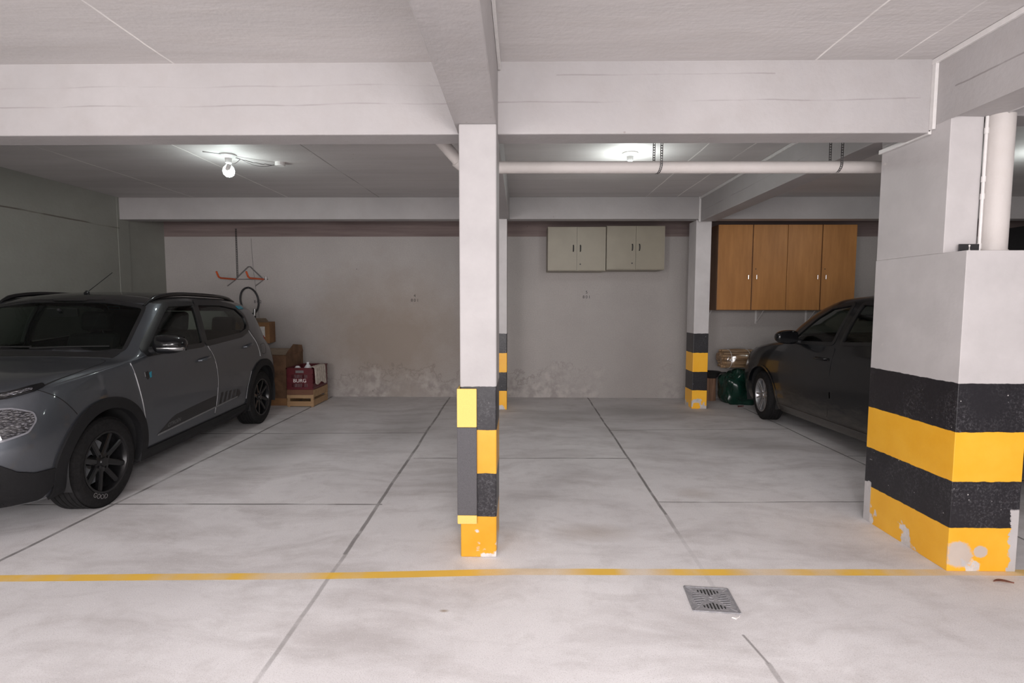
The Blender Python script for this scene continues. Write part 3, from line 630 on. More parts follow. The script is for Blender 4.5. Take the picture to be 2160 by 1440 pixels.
def leaf(name, loc, L, wd, mat, label, curl=.01, rz=0):
    vs = []; n = 14
    for i in range(n + 1):
        t_ = i / n; h = wd * math.sin(PI * t_) ** .8 * (1 - .3 * t_); cx = (t_ - .5) * L; cy = .15 * L * math.sin(t_ * 3.5)
        for s in (-1, 0, 1): vs.append((cx, cy + s * h, .003 + curl * (t_ ** 2) * .6 + (abs(s)) * curl * .8))
    fs = [(i * 3 + k, i * 3 + k + 1, i * 3 + k + 4, i * 3 + k + 3) for i in range(n) for k in range(2)]
    o = MB().add(vs, fs).build(name, mat, smooth=True); o.location = loc; o.rotation_euler = (0, 0, rz); o.modifiers.new('s', 'SOLIDIFY').thickness = .0015
    tag(o, label, 'leaf')
M['leaf'] = simple('dry_leaf_brown', (0.16, 0.06, 0.04), 0.7, 0, 40, .3)
M['leaf_red'] = simple('dry_leaf_red', (0.14, 0.03, 0.03), 0.7, 0, 40, .3)
leaf('dry_leaf', (2.46, 2.645, 0), .085, .013, M['leaf'], 'curled brown dry leaf on the floor in front of the wide striped column', .008, -.25)
leaf('dry_leaf', (3.01, 7.22, 0), .10, .022, M['leaf_red'], 'dark red dry leaf on the floor by the black car wheel', .012, .4)

# ------------------------------------------------------------------ floor drain
dr = empty('floor_drain', (.9165, 2.463, 0), math.radians(-5.5)); tag(dr, 'square cast metal drain grate in the floor near the yellow line', 'drain grate')
S = .104
bm = MB(); q = MB()
def radial_slots():
    out = []
    for k in range(4):
        Mx = R(k * PI / 2, 'Z')
        for i in range(-3, 4):
            x = i * .0155; y0 = .030 + abs(i) * .009; y1 = .088 - abs(i) * .004
            if y1 - y0 > .012: out.append((Mx, x, y0, y1))
    return out
plate = MB().box(-S, S, -S, S, .0005, .005).build('grate_plate', M['iron'], dr, bevel=.0015)
q = MB()
for Mx, x, y0, y1 in radial_slots():
    q.tube([Mx @ Vector((x - .0052, y0, .0055)), Mx @ Vector((x - .0052, y1, .0055))], .0016, 6)
    q.tube([Mx @ Vector((x + .0052, y0, .0055)), Mx @ Vector((x + .0052, y1, .0055))], .0016, 6)
q.tube([(.013 * math.cos(a), .013 * math.sin(a), .0055) for a in np.linspace(0, 2 * PI, 17)[:-1]], .002, 6, closed=True)
for s in (-1, 1): q.box(-S, S, s * S - .004, s * S + .004, .002, .0075); q.box(s * S - .004, s * S + .004, -S, S, .002, .0075)
for k in range(4):
    Mx = R(k * PI / 2 + PI / 4, 'Z'); q.tube([Mx @ Vector((0, .10, .0055)), Mx @ Vector((0, .135, .0055))], .0022, 6)
q.build('ribs', M['iron'], dr, smooth=True)
q = MB()
for Mx, x, y0, y1 in radial_slots(): q.box(x - .0034, x + .0034, y0, y1, .0048, .0054, Mx)
q.build('slots', M['black_metal'], dr)
o = MB().prism([(0, 0), (.035, .004), (.042, .012), (.015, -.012)], .001, .006).build('plaster_chip', M['white_paint']); o.location = (.958, 2.318, 0); tag(o, 'white plaster chip at the corner of the floor drain', 'chip')
#CARS
# ------------------------------------------------------------------ cars
def paint(name, col, rough, metal, coat=1.0, flake=0.05, dirt=0.0, black_line=None):
    m = NT(name); P = m.obj(); X, Y, Z = m.sep(P)
    f = m.noise(P, 900.0, 1.0); c = m.mix(f, tuple(x * (1 - flake) for x in col), tuple(x * (1 + flake) for x in col))
    if black_line:
        zz = m.math('ADD', Z, m.math('MULTIPLY', m.math('SUBTRACT', X, black_line[0]), black_line[1]))
        b = m.math('MULTIPLY', m.step(zz, black_line[2], black_line[2] + .003), m.step(X, 1.45, 1.46))
        c = m.mix(b, c, (0.006, 0.006, 0.007)); metal = m.math('MULTIPLY', m.math('SUBTRACT', 1.0, b), metal)
    r = rough
    if dirt > 0:
        n1 = m.noise(P, 9.0, 7.0, 0.7, (0.5, 1, 1.6)); d = m.math('MULTIPLY', m.step(m.math('ADD', Z, m.math('MULTIPLY', m.math('SUBTRACT', n1, 0.5), 0.5)), 0.16, 0.46, 1.0, 0.0), dirt)
        c = m.mix(d, c, (0.17, 0.15, 0.13)); r = m.math('ADD', m.math('MULTIPLY', d, 0.5), rough)
    return m.fin(c, r, metal, Coat_Weight=coat, Coat_Roughness=0.06, Specular_IOR_Level=0.25)
M['paint_grey'] = paint('grey_metallic_paint', (0.092, 0.10, 0.115), 0.48, 0.8, 0.8, 0.25, black_line=(1.7, 0.044, 1.405))
M['paint_black'] = paint('black_car_paint', (0.005, 0.006, 0.008), 0.3, 0.0, 0.45, 0.05, dirt=0.5)
M['cladding'] = simple('black_cladding', (0.011, 0.011, 0.012), 0.6, 0, 200, .2, .15, Specular_IOR_Level=0.2)
M['gloss_black'] = simple('gloss_black', (0.006, 0.006, 0.007), 0.12, 0, 10, .05)
M['trim_black'] = simple('matt_black_trim', (0.010, 0.010, 0.011), 0.4, 0, 10, .05)
M['gap'] = simple('panel_gap', (0.004, 0.004, 0.004), 0.8)
M['interior'] = simple('dark_car_interior', (0.012, 0.012, 0.013), 0.8)
M['rim_black'] = simple('black_alloy', (0.012, 0.012, 0.013), 0.22, 0.3)
M['rim_silver'] = simple('silver_alloy', (0.38, 0.38, 0.39), 0.35, 0.8)
M['cyan'] = simple('cyan_accent', (0.02, 0.22, 0.31), 0.45)
M['blue'] = simple('blue_accent', (0.006, 0.055, 0.11), 0.45)
M['decal_grey'] = simple('grey_decal', (0.15, 0.15, 0.155), 0.5)
M['caliper'] = simple('caliper_metal', (0.55, 0.57, 0.6), 0.4, 0.5)
M['tail'] = simple('red_tail_lens', (0.25, 0.01, 0.012), 0.15)
def glass(name, tint, refl):
    m = NT(name); tr = m.n('BsdfTransparent'); tr.inputs[0].default_value = (*tint, 1); gl = m.n('BsdfGlossy'); gl.inputs['Roughness'].default_value = .03; gl.inputs[0].default_value = (.8, .8, .8, 1)
    fr = m.n('Fresnel'); fr.inputs[0].default_value = 1.45; mx = m.n('MixShader'); m.t.links.new(m.math('MULTIPLY', fr.outputs[0], refl), mx.inputs[0])
    m.t.links.new(tr.outputs[0], mx.inputs[1]); m.t.links.new(gl.outputs[0], mx.inputs[2]); m.t.links.new(mx.outputs[0], m.out.inputs[0]); return m.m
M['glass'] = glass('tinted_glass', (0.70, 0.80, 0.74), 0.8)
M['glass_dark'] = glass('dark_tinted_glass', (0.58, 0.64, 0.61), 0.8)
def lamp_mat():
    m = NT('headlamp_reflector'); P = m.obj(); v = m.voro(m.vmath('MULTIPLY', P, (1, 1, 2.6)), 44.0); n1 = m.noise(P, 30.0, 4.0)
    m.bump(m.math('ADD', v, n1), 1.0, 0.03)
    return m.fin(m.mix(m.step(v, .1, .5), (0.55, 0.55, 0.58), (0.16, 0.16, 0.18)), 0.14, 0.85, Coat_Weight=1.0)
M['lamp'] = lamp_mat()
M['lens_edge'] = simple('headlamp_lens_edge', (0.19, 0.19, 0.21), 0.18)
M['edge_highlight'] = simple('painted_edge_highlight', (0.42, 0.42, 0.43), 0.3)  # pale grey for highlights painted along panel edges

def pchip(xs, ys):
    xs = np.array(xs, float); ys = np.array(ys, float); h = np.diff(xs); dl = np.diff(ys) / h; n = len(xs); d = np.zeros(n)
    for i in range(1, n - 1):
        if dl[i - 1] * dl[i] > 0:
            w1 = 2 * h[i] + h[i - 1]; w2 = h[i] + 2 * h[i - 1]; d[i] = (w1 + w2) / (w1 / dl[i - 1] + w2 / dl[i])
    d[0] = dl[0]; d[-1] = dl[-1]
    def f(x):
        x = min(max(x, xs[0]), xs[-1]); i = min(max(int(np.searchsorted(xs, x)) - 1, 0), n - 2); t_ = (x - xs[i]) / h[i]
        return float((2 * t_**3 - 3 * t_**2 + 1) * ys[i] + (t_**3 - 2 * t_**2 + t_) * h[i] * d[i] + (-2 * t_**3 + 3 * t_**2) * ys[i + 1] + (t_**3 - t_**2) * h[i] * d[i + 1])
    return f
def crom(P, sub):
    out = []; n = len(P)
    for i in range(n - 1):
        p0, p1, p2, p3 = P[max(i - 1, 0)], P[i], P[i + 1], P[min(i + 2, n - 1)]
        for k in range(sub):
            t_ = k / sub; out.append(tuple(.5 * (2 * b + (c - a) * t_ + (2 * a - 5 * b + 4 * c - d) * t_**2 + (3 * b - a - 3 * c + d) * t_**3) for a, b, c, d in zip(p0, p1, p2, p3)))
    out.append(tuple(P[-1])); return out
def inside(poly, x, y):
    c = False; j = len(poly) - 1
    for i in range(len(poly)):
        (xi, yi), (xj, yj) = poly[i], poly[j]
        if (yi > y) != (yj > y) and x < (xj - xi) * (y - yi) / (yj - yi) + xi: c = not c
        j = i
    return c
def rounded(poly, r, n=5):
    out = []; m = len(poly)
    for i in range(m):
        p = Vector(poly[i]); a = Vector(poly[i - 1]); b = Vector(poly[(i + 1) % m]); ra = min(r, (a - p).length * .45); rb = min(r, (b - p).length * .45)
        if (p - a).normalized().dot((b - p).normalized()) > .86: out.append((p.x, p.y)); continue
        s = p + (a - p).normalized() * ra; e = p + (b - p).normalized() * rb
        for k in range(n + 1):
            t_ = k / n; q = s * (1 - t_)**2 + p * 2 * t_ * (1 - t_) + e * t_**2; out.append((q.x, q.y))
    return out
def grow(poly, d):
    m = len(poly); A = sum(poly[i - 1][0] * poly[i][1] - poly[i][0] * poly[i - 1][1] for i in range(m)); sg_ = 1 if A > 0 else -1; out = []
    for i in range(m):
        a = Vector(poly[i - 1]); p = Vector(poly[i]); b = Vector(poly[(i + 1) % m]); e1 = (p - a).normalized(); e2 = (b - p).normalized(); t_ = (e1 + e2)
        t_ = t_.normalized() if t_.length > 1e-6 else e1; nrm = Vector((t_.y, -t_.x)) * sg_; out.append((p.x + nrm.x * d, p.y + nrm.y * d))
    return out

class Car:
    def __init__(s, name, C, mat_body):
        s.C = C; s.mat = mat_body; s.root = empty(name, C['loc'], C['rot'])
        s.f = {k: pchip(*zip(*v)) for k, v in C['curves'].items()}
        s.shell()
    def section(s, x):
        f = {k: g(x) for k, g in s.f.items()}
        yM, yB, zB, yT, zE, zT, zb, yS = (f[k] for k in ('yM', 'yB', 'zB', 'yT', 'zE', 'zT', 'zb', 'yS'))
        zs = zb + .07; zm = zs + (zB - zs) * .55
        P = [(0, zb), (yS * .5, zb), (yS - .10, zb), (yS, zs), (yM - .012, zs + (zm - zs) * .5), (yM, zm), (yM - (yM - yB) * .35, zm + (zB - zm) * .62), (yB, zB), (yB + (yT - yB) * .30 + .012, zB + (zE - zB) * .36), (yB + (yT - yB) * .68 + .022, zB + (zE - zB) * .74), (yT, zE), (yT * .80, zE + (zT - zE) * .46), (yT * .45, zE + (zT - zE) * .86), (0, zT)]
        return crom(P, 6)
    def shell(s):
        C = s.C; L = C['L']
        xs = [0, .012, .03, .055, .085, .12] + list(np.arange(.16, L - .14, .022)) + [L - .12, L - .085, L - .055, L - .03, L - .012, L]
        rows = []
        for x in xs:
            sec = s.section(x); full = [(-y, z) for y, z in sec[::-1]] + [(y, z) for y, z in sec[1:]]   # right roof ... hmm: closed loop built below
            loop = [(y, z) for y, z in sec] + [(-y, z) for y, z in sec[-2:0:-1]]
            rows.append([(s.warp(x, z), y, z) for y, z in loop])
        n = len(rows[0]); V = []; Fc = []
        def cap(row, sx):
            out = []; zc = .58; 
            for sc_ in (.93, .8, .6, .35, .12): out.append([(p[0] + sx * .055 * (1 - sc_**2) , p[1] * sc_, zc + (p[2] - zc) * sc_) for p in row])
            return out
        rows = cap(rows[0], -1)[::-1] + rows + cap(rows[-1], 1)
        for r_ in rows: V += r_
        for i in range(len(rows) - 1):
            for k in range(n): Fc.append((i * n + k, i * n + (k + 1) % n, (i + 1) * n + (k + 1) % n, (i + 1) * n + k))
        Fc.append(tuple(range(n))); Fc.append(tuple((len(rows) - 1) * n + k for k in range(n))[::-1])
        s.V = V; s.F = Fc; s.bvh = BVHTree.FromPolygons([Vector(v) for v in V], Fc)
        keep = []
        for f in Fc:
            c = Vector((0, 0, 0))
            for i in f: c += Vector(V[i])
            c /= len(f); drop = False
            for hx, hz, hr in C['arches']:
                if abs(c.y) > .42 and (c.x - hx)**2 + (c.z - hz)**2 < (hr + .012)**2: drop = True
                if abs(c.y) > .42 and abs(c.x - hx) < hr and c.z < hz: drop = True
            if not drop and abs(c.y) > .4:
                for w_ in C['win']:
                    if inside(w_, c.x, c.z): drop = True
            if not drop and c.x < 2.2 and inside(C['ws'], c.y, c.z) and c.x > .8: drop = True
            if not drop and c.x > 3.0 and inside(C['rw'], c.y, c.z): drop = True
            if not drop: keep.append(f)
        s.body = MB().add(V, keep).build('body_shell', s.mat, s.root, smooth=True, angle=50)
        # dark inner skin so that the cabin is closed and upholstered
    def warp(s, x, z):
        C = s.C; L = C['L']; f = s.nf(z) * math.exp(-(x / .28)**1.5); b = s.nb(z) * math.exp(-((L - x) / .22)**1.5); return x + f - b
    def nf(s, z): return pchip(*zip(*s.C['nose']))(z)
    def nb(s, z): return pchip(*zip(*s.C['tailp']))(z)
    def hit(s, axis, sd, u, v):
        if axis == 'side': o, d = Vector((u, 3 * sd, v)), Vector((0, -sd, 0))
        elif axis == 'diag':
            d = Vector((1, -sd, 0)).normalized(); o = Vector((u, .8 * sd, v)) - d * 3
        elif axis == 'front': o, d = Vector((-3, u, v)), Vector((1, 0, 0))
        elif axis == 'back': o, d = Vector((9, u, v)), Vector((-1, 0, 0))
        elif axis == 'top': o, d = Vector((u, v, 4)), Vector((0, 0, -1))
        h = s.bvh.ray_cast(o, d)
        if h[0] is None: 
            h2 = s.bvh.find_nearest(Vector((u, .8 * sd, v)) if axis in ('side', 'diag') else Vector((0 if axis == 'front' else s.C['L'], u, v)))
            p, nrm = h2[0], h2[1]
        else: p, nrm = h[0], h[1]
        if nrm.dot(-d) < 0: nrm = -nrm
        # soften the facet normal
        return p, nrm
    def patch(s, name, poly, mat, axis='side', sd=-1, off=.002, parent=None, res=.04, depth=None, sub_label=None):
        bm = bmesh.new(); vs = [bm.verts.new((u, v, 0)) for u, v in poly]
        f = bm.faces.new(vs); us = [p[0] for p in poly]; vv = [p[1] for p in poly]
        bmesh.ops.triangulate(bm, faces=[f])
        for ax, lo, hi in ((0, min(us), max(us)), (1, min(vv), max(vv))):
            k = max(1, int((hi - lo) / res))
            for i in range(1, k + 0):
                c = lo + (hi - lo) * i / k; no = [0, 0, 0]; no[ax] = 1; co = [0, 0, 0]; co[ax] = c
                bmesh.ops.bisect_plane(bm, geom=bm.verts[:] + bm.edges[:] + bm.faces[:], plane_co=co, plane_no=no, dist=1e-5)
        bmesh.ops.remove_doubles(bm, verts=bm.verts, dist=1e-5)
        bmesh.ops.dissolve_limit(bm, angle_limit=.01, verts=[], edges=[e for e in bm.edges if len(e.link_faces) == 2 and e.calc_length() > res * 1.6 and False]) if False else None
        top = {}; V = []; Fs = []
        th = depth if depth is not None else max(off + .006, .004)
        bm.verts.index_update()
        N = len(bm.verts); P_, Q_ = [], []
        for v in bm.verts:
            p, nr = s.hit(axis, sd, v.co.x, v.co.y); P_.append(p + nr * off); Q_.append(p + nr * (off - th))
        V = P_ + Q_; fl = [[l.vert.index for l in f.loops] for f in bm.faces]; Fs = [tuple(f) for f in fl]
        for e in bm.edges:
            if len(e.link_faces) == 1: a, b = e.verts[0].index, e.verts[1].index; Fs.append((a, b, b + N, a + N))
        bm.free()
        m = MB(); m.add(V, Fs); o = m.build(name, mat, parent or s.root, smooth=True, angle=35)
        return o
    def ring(s, name, inner, outer, mat, axis='side', sd=-1, off=.004, parent=None, closed=True, sub=2, th=.012, each=1):
        n = len(inner); V = []; Fs = []; rows = []
        for k in range(sub + 1):
            t_ = k / sub; row = []
            for a, b in zip(inner, outer):
                p, nr = s.hit(axis, sd, a[0] + (b[0] - a[0]) * t_, a[1] + (b[1] - a[1]) * t_); row.append((p, nr))
            rows.append(row)
        grid = [[p - nr * th for p, nr in rows[0]]] + [[p + nr * off for p, nr in r_] for r_ in rows] + [[p - nr * .004 for p, nr in rows[-1]]]
        for r_ in grid: V += r_
        for i in range(len(grid) - 1):
            for k in range(n if closed else n - 1): Fs.append((i * n + k, i * n + (k + 1) % n, (i + 1) * n + (k + 1) % n, (i + 1) * n + k))
        return MB().add(V, Fs).build(name, mat, parent or s.root, smooth=True, angle=45)
    def strip(s, name, pts, wd, mat, axis='side', sd=-1, off=.001, parent=None, th=.006):
        pts = [Vector(p) for p in pts]; fine = []
        for a, b in zip(pts[:-1], pts[1:]):
            k = max(1, int((b - a).length / .02)); fine += [a.lerp(b, i / k) for i in range(k)]
        fine.append(pts[-1]); A, B = [], []
        for i, p in enumerate(fine):
            t_ = (fine[min(i + 1, len(fine) - 1)] - fine[max(i - 1, 0)]).normalized(); nn = Vector((-t_.y, t_.x)); A.append(tuple(p + nn * wd / 2)); B.append(tuple(p - nn * wd / 2))
        return s.ring(name, A, B, mat, axis, sd, off, parent, closed=False, sub=1, th=th)
    def curve(s, pts, sub=6): return crom(pts, sub)

def wheel_parts(root, loc, rz, rad, wid, rr, mrim, style, steer=0.0, text=None, out=-1, caliper=True):
    """wheel empty; local -Y is the outer face"""
    w_ = bpy.data.objects.new('wheel', None); COL.objects.link(w_); w_.parent = root; w_.location = loc
    w_.rotation_euler = (0, 0, (0 if out < 0 else PI) + steer)
    A = R(PI / 2, 'X')   # lathe axis Z -> -Y
    hw = wid / 2
    prof = [(rr, -hw + .012), (rr + .012, -hw), (rr + .05, -hw - .006), (rad - .045, -hw - .004), (rad - .018, -hw + .008), (rad - .006, -hw + .026)]
    tread = []
    for i, z in enumerate(np.linspace(-hw + .034, hw - .034, 5)):
        tread += [(rad - .001, z - .0135), (rad, z), (rad - .001, z + .0135)]
        if i < 4: tread += [(rad - .009, z + .0145), (rad - .009, z + .0185)]
    prof = prof + tread + [(a, -b) for a, b in prof[::-1]]
    MB().lathe([(r_, -h) for r_, h in prof], 72, A).build('tyre', M['rubber'], w_, smooth=True, angle=28)
    # rim barrel and lip
    MB().lathe([(rr + .002, hw - .012), (rr + .006, hw - .002), (rr - .008, hw - .002), (rr - .016, hw - .016), (rr - .022, hw - .05), (rr - .03, -hw + .03), (rr - .002, -hw + .02)], 64, A).build('rim_barrel', mrim, w_, smooth=True)
    sp = MB()
    def arm(a0, a1, w0, w1, r0=.035, r1=None):
        r1 = r1 or rr - .006
        p0 = Vector((r0 * math.cos(a0), r0 * math.sin(a0))); p1 = Vector((r1 * math.cos(a1), r1 * math.sin(a1))); d = (p1 - p0).normalized(); nn = Vector((-d.y, d.x)); vs = []
        for t_, z in ((0, hw - .032), (.35, hw - .024), (.75, hw - .014), (1, hw - .010)):
            c = p0.lerp(p1, t_); ww = (w0 + (w1 - w0) * t_) / 2
            vs += [(*(c - nn * ww), z - .006), (*(c - nn * ww * .55), z), (*(c + nn * ww * .55), z), (*(c + nn * ww), z - .006), (*(c + nn * ww * .9), z - .03), (*(c - nn * ww * .9), z - .03)]
        fs = [(i * 6 + k, i * 6 + (k + 1) % 6, (i + 1) * 6 + (k + 1) % 6, (i + 1) * 6 + k) for i in range(3) for k in range(6)] + [tuple(range(6))[::-1], tuple(18 + k for k in range(6))]
        sp.add([A @ Vector(v) for v in vs], fs)
    if style == 8:
        for k in range(4):
            b_ = k * PI / 2 + PI / 4 + .12
            for q in (-1, 1): arm(b_ + q * .52, b_ + q * .33, .042, .040)
    else:
        for k in range(6):
            b_ = k * PI / 3 + .2
            for q in (-1, 1): arm(b_ + q * .30, b_ + q * .15, .028, .020)
    sp.build('spokes', mrim, w_, smooth=True, angle=30, weld=False)
    MB().lathe([(.072, hw - .062), (.070, hw - .034), (.05, hw - .030), (.034, hw - .026), (.030, hw - .018), (0, hw - .016)], 36, A).build('hub_cap', mrim, w_, smooth=True)
    q = MB()
    for k in range(4):
        a = k * PI / 2 + .5; q = MB(); q.tube([A @ Vector((.050 * math.cos(a), .050 * math.sin(a), hw - .034)), A @ Vector((.050 * math.cos(a), .050 * math.sin(a), hw - .022))], .009, 6); q.build('lug_nut', M['chrome'] if style != 8 else M['gloss_black'], w_)
    MB().lathe([(.05, -.02), (rr - .055, -.02), (rr - .055, -.008), (.05, -.008)], 48, A, close=True).build('brake_disc', M['caliper'], w_, smooth=True)
    if caliper:
        cm = MB()
        pl = [(r_ * math.cos(a), r_ * math.sin(a)) for r_ in (.085, rr - .035) for a in ((np.linspace(PI - .38, PI + .38, 9)) if r_ < .1 else np.linspace(PI + .38, PI - .38, 9))]
        cm.prism(pl, -.03, .018, A); cm.build('brake_caliper', M['caliper'], w_, bevel=.004)
    if text:
        tm = MB(); 
        for i, ch in enumerate(text):
            a = -PI / 2 - .40 + (i - (len(text) - 1) / 2) * .155
            rt = (rr + rad) / 2 - .012
            q = text_mb(ch, .045, A @ T(rt * math.cos(a), rt * math.sin(a), hw + .0052) @ R(a + PI / 2, 'Z'), .0006); tm.add(q.v, q.f)
        tm.build('tyre_lettering', M['galv'], w_, weld=False)
    return w_

def build_car(name, C, mb_, kit):
    c = Car(name, C, mb_); rt = c.root
    # wheel wells
    for hx, hz, hr in C['arches']:
        for sd in (-1, 1):
            V = []; n = 24
            for i in range(n + 1):
                a = -.35 + (PI + .7) * i / n
                for y in (.44, c.f['yM'](hx) - .015): V.append((hx + (hr + .004) * math.cos(a), sd * y, hz + (hr + .004) * math.sin(a)))
            F_ = [(i * 2, i * 2 + 1, i * 2 + 3, i * 2 + 2) for i in range(n)]; k = len(V)
            F_.append(tuple(range(0, 2 * n + 2, 2)))
            MB().add(V, F_).build('wheel_well', M['interior'], rt, smooth=True)
    # wheel arch mouldings
    for (hx, hz, hr), wd in zip(C['arches'], C['arch_w']):
        for sd in (-1, 1):
            a_ = np.linspace(-.30, PI + .30, 44); lo = C.get('arch_lo', .20)
            inn = [(hx + hr * math.cos(a), max(hz + hr * math.sin(a), lo)) for a in a_]; outr = [(hx + (hr + wd) * math.cos(a), max(hz + (hr + wd * 1.05) * math.sin(a), lo)) for a in a_]
            c.ring('wheel_arch_moulding', inn, outr, kit['arch'], 'side', sd, kit['arch_off'], closed=False, sub=3, th=.03)
    # windows
    for sd in (-1, 1):
        lab = ''
        doors = []
        for i, dp_ in enumerate(C['doors']):
            d_ = c.patch('door', rounded(dp_, .035, 4), mb_, 'side', sd, .004, res=.035); doors.append(d_)
            d_['label'] = ('front' if i == 0 else 'rear') + ' door, ' + ('visible side' if sd < 0 else 'far side')
        for i, wp in enumerate(C['win']):
            par = doors[min(i, len(doors) - 1)]
            c.ring('window_frame', grow(wp, -.012), grow(wp, C['wf'][i]), M['trim_black'], 'side', sd, .006 + .001 * i, par, th=.02)
            c.patch('window_glass', grow(wp, -.006), M['glass'] if i == 0 else kit['rear_glass'], 'side', sd, -.006, par, res=.06, depth=.003)
        for i, (hx, hz, ang) in enumerate(C['handles']):
            par = doors[i]; p0, n0 = c.hit('side', sd, hx, hz); M0 = T(*p0) @ R(-ang, 'Y')
            hb = MB(); pts = [(-.085, sd * .004, 0), (-.075, sd * .030, 0), (-.03, sd * .042, .002), (.03, sd * .042, .002), (.075, sd * .030, 0), (.085, sd * .004, 0)]
            hb.tube([M0 @ Vector(p) for p in pts], [.009, .012, .014, .014, .012, .009], 10); hb.build('handle', kit['handle'], par, smooth=True)
            MB().tube([M0 @ Vector((.11, sd * .002, -.004)), M0 @ Vector((.11, sd * .012, -.004))], .012, 12).build('lock_button', kit['handle'], par, smooth=True)
        # sill
        s0, s1, zt, zlo = C['sill']
        c.patch('sill_moulding', [(s0, zlo), (s1, zlo), (s1, zt + C['sill_rise']), (s0, zt)], kit['sill'], 'side', sd, kit['sill_off'], res=.06)
        # mirror
        mx, mz, my = C['mirror']; par = doors[0]
        mm = MB(); n = 20; prof = [(0, 0), (.30, .012), (.62, .03), (.88, .055), (1, .09), (.98, .13), (.85, .15), (0, .152)]
        Mm = T(mx, sd * my, mz) @ R(sd * -.08, 'Z')
        V = []; F_ = []
        for j, (sc_, xx) in enumerate(prof):
            for k in range(n):
                a = 2 * PI * k / n; ca, sa = math.cos(a), math.sin(a)
                V.append(Mm @ Vector((xx, sd * .125 * sc_ * math.copysign(abs(ca)**.75, ca), .075 * sc_ * math.copysign(abs(sa)**.75, sa) * (1 - .18 * ca) - .0)))
        for j in range(len(prof) - 1):
            for k in range(n): F_.append((j * n + k, j * n + (k + 1) % n, (j + 1) * n + (k + 1) % n, (j + 1) * n + k))
        mo = MB().add(V, F_).build('door_mirror', kit['mirror'], par, smooth=True, angle=60)
        MB().prism([(-.10, -.055), (.10, -.05), (.10, .05), (-.09, .055)], -.003, .003, Mm @ T(.152, 0, 0) @ R(PI / 2, 'Z') @ R(PI / 2, 'X')).build('mirror_glass', M['gloss_black'], mo)
        base = c.hit('side', sd, mx + .10, C['mirror_base'])[0]
        MB().tube([base + Vector((0, -sd * .02, 0)), base + Vector((.0, sd * .05, .012)), Mm @ Vector((.09, -sd * .07, -.05))], [.035, .028, .030], 12).build('mirror_stalk', M['trim_black'], mo, smooth=True)
        if kit.get('mirror_strip'):
            V = []; F_ = []; pa = np.linspace(-.60, .97, 17)
            for t_ in pa:
                yy = .122 * t_
                for zz in (-.050, -.036, -.022):
                    rr_ = min(1.0, (abs(yy / .125)**2.67 + abs(zz / .078)**2.67)**(1 / 2.67)); V.append(Mm @ Vector((float(np.interp(rr_, [0, .30, .62, .88, 1], [0, .012, .03, .055, .09])) - .004, sd * yy, zz)))
            F_ = [(i * 3 + k, i * 3 + k + 1, i * 3 + k + 4, i * 3 + k + 3) for i in range(16) for k in range(2)]
            ms = MB().add(V, F_).build('turn_indicator', M['chrome'], mo, smooth=True); ms.modifiers.new('s', 'SOLIDIFY').thickness = .006
    # windscreen and rear window
    c.ring('windscreen_surround', grow(C['ws'], -.02), grow(C['ws'], .006), M['trim_black'], 'front', 1, .002, th=.01)
    c.patch('windscreen', grow(C['ws'], -.004), M['glass'], 'front', 1, -.004, res=.09, depth=.003)
    c.ring('rear_window_surround', grow(C['rw'], -.02), grow(C['rw'], .01), M['trim_black'], 'back', 1, .002, th=.01)
    c.patch('rear_window', grow(C['rw'], -.004), M['glass'], 'back', 1, -.004, res=.09, depth=.003)
    # bonnet outline, front end
    for sd in (-1, 1): c.strip('bonnet_gap', c.curve([(x, sd * y) for x, y in C['bonnet']]), .006, M['gap'], 'top', 1, .0012)
    for nm, poly, mt, ax, off in C['front']:
        if ax in ('side', 'diag'):
            for sd in (-1, 1): c.patch(nm, rounded(poly, .015, 3), mt, ax, sd, off, res=.03)
        else: c.patch(nm, rounded(poly, .015, 3), mt, ax, 1, off, res=.04)
    for nm, pts, wd in C['gaps']:
        for sd in (-1, 1): c.strip(nm, c.curve(pts), wd, M['gap'], 'side', sd, .001)
    # cowl and wipers
    xw = C['cowl'][0]; 
    c.patch('cowl_panel', [(C['cowl'][0], -C['cowl'][2]), (C['cowl'][1], -C['cowl'][2] + .02), (C['cowl'][1], C['cowl'][2] - .02), (C['cowl'][0], C['cowl'][2])] if False else
            [(C['cowl'][0] + .06, -C['cowl'][2]), (C['cowl'][0] + .02, -.4), (C['cowl'][0], 0), (C['cowl'][0] + .02, .4), (C['cowl'][0] + .06, C['cowl'][2]), (C['cowl'][1] + .06, C['cowl'][2]), (C['cowl'][1], .4), (C['cowl'][1], -.4), (C['cowl'][1] + .06, -C['cowl'][2])], M['trim_black'], 'top', 1, .003, res=.05)
    for y0, y1 in ((.55, -.05), (-.05, -.58)):
        p0 = c.hit('front', 1, y0, C['wiper_z'])[0] + Vector((-.004, 0, .006)); p1 = c.hit('front', 1, y1, C['wiper_z'] + .008)[0] + Vector((-.004, 0, .006))
        MB().tube([p0, p0.lerp(p1, .5) + Vector((-.004, 0, .004)), p1], .006, 6).build('wiper', M['gap'], rt, smooth=True)
    # roof rails
    if kit.get('rails'):
        for sd in (-1, 1):
            pts = []
            xa, xb, yy = kit['rails']
            for i in range(25):
                t_ = i / 24; x = xa + (xb - xa) * t_; p = c.hit('top', 1, x, sd * (yy - .02 * abs(2 * t_ - 1)**3))[0]
                hgt = .026 * (1 - abs(2 * t_ - 1)**5.0); pts.append(p + Vector((0, 0, hgt)))
            MB().tube(pts, [.019 if 1 < i < 23 else .012 for i in range(25)], 12).build('roof_rail', M['gloss_black'], rt, smooth=True)
    # cabin
    fl = C['floor_z']
    MB().box(C['cab'][0] - .35, C['cab'][1], -.70, .70, fl, fl + .03).build('cabin_floor', M['interior'], rt)
    dx = C['cowl'][1]
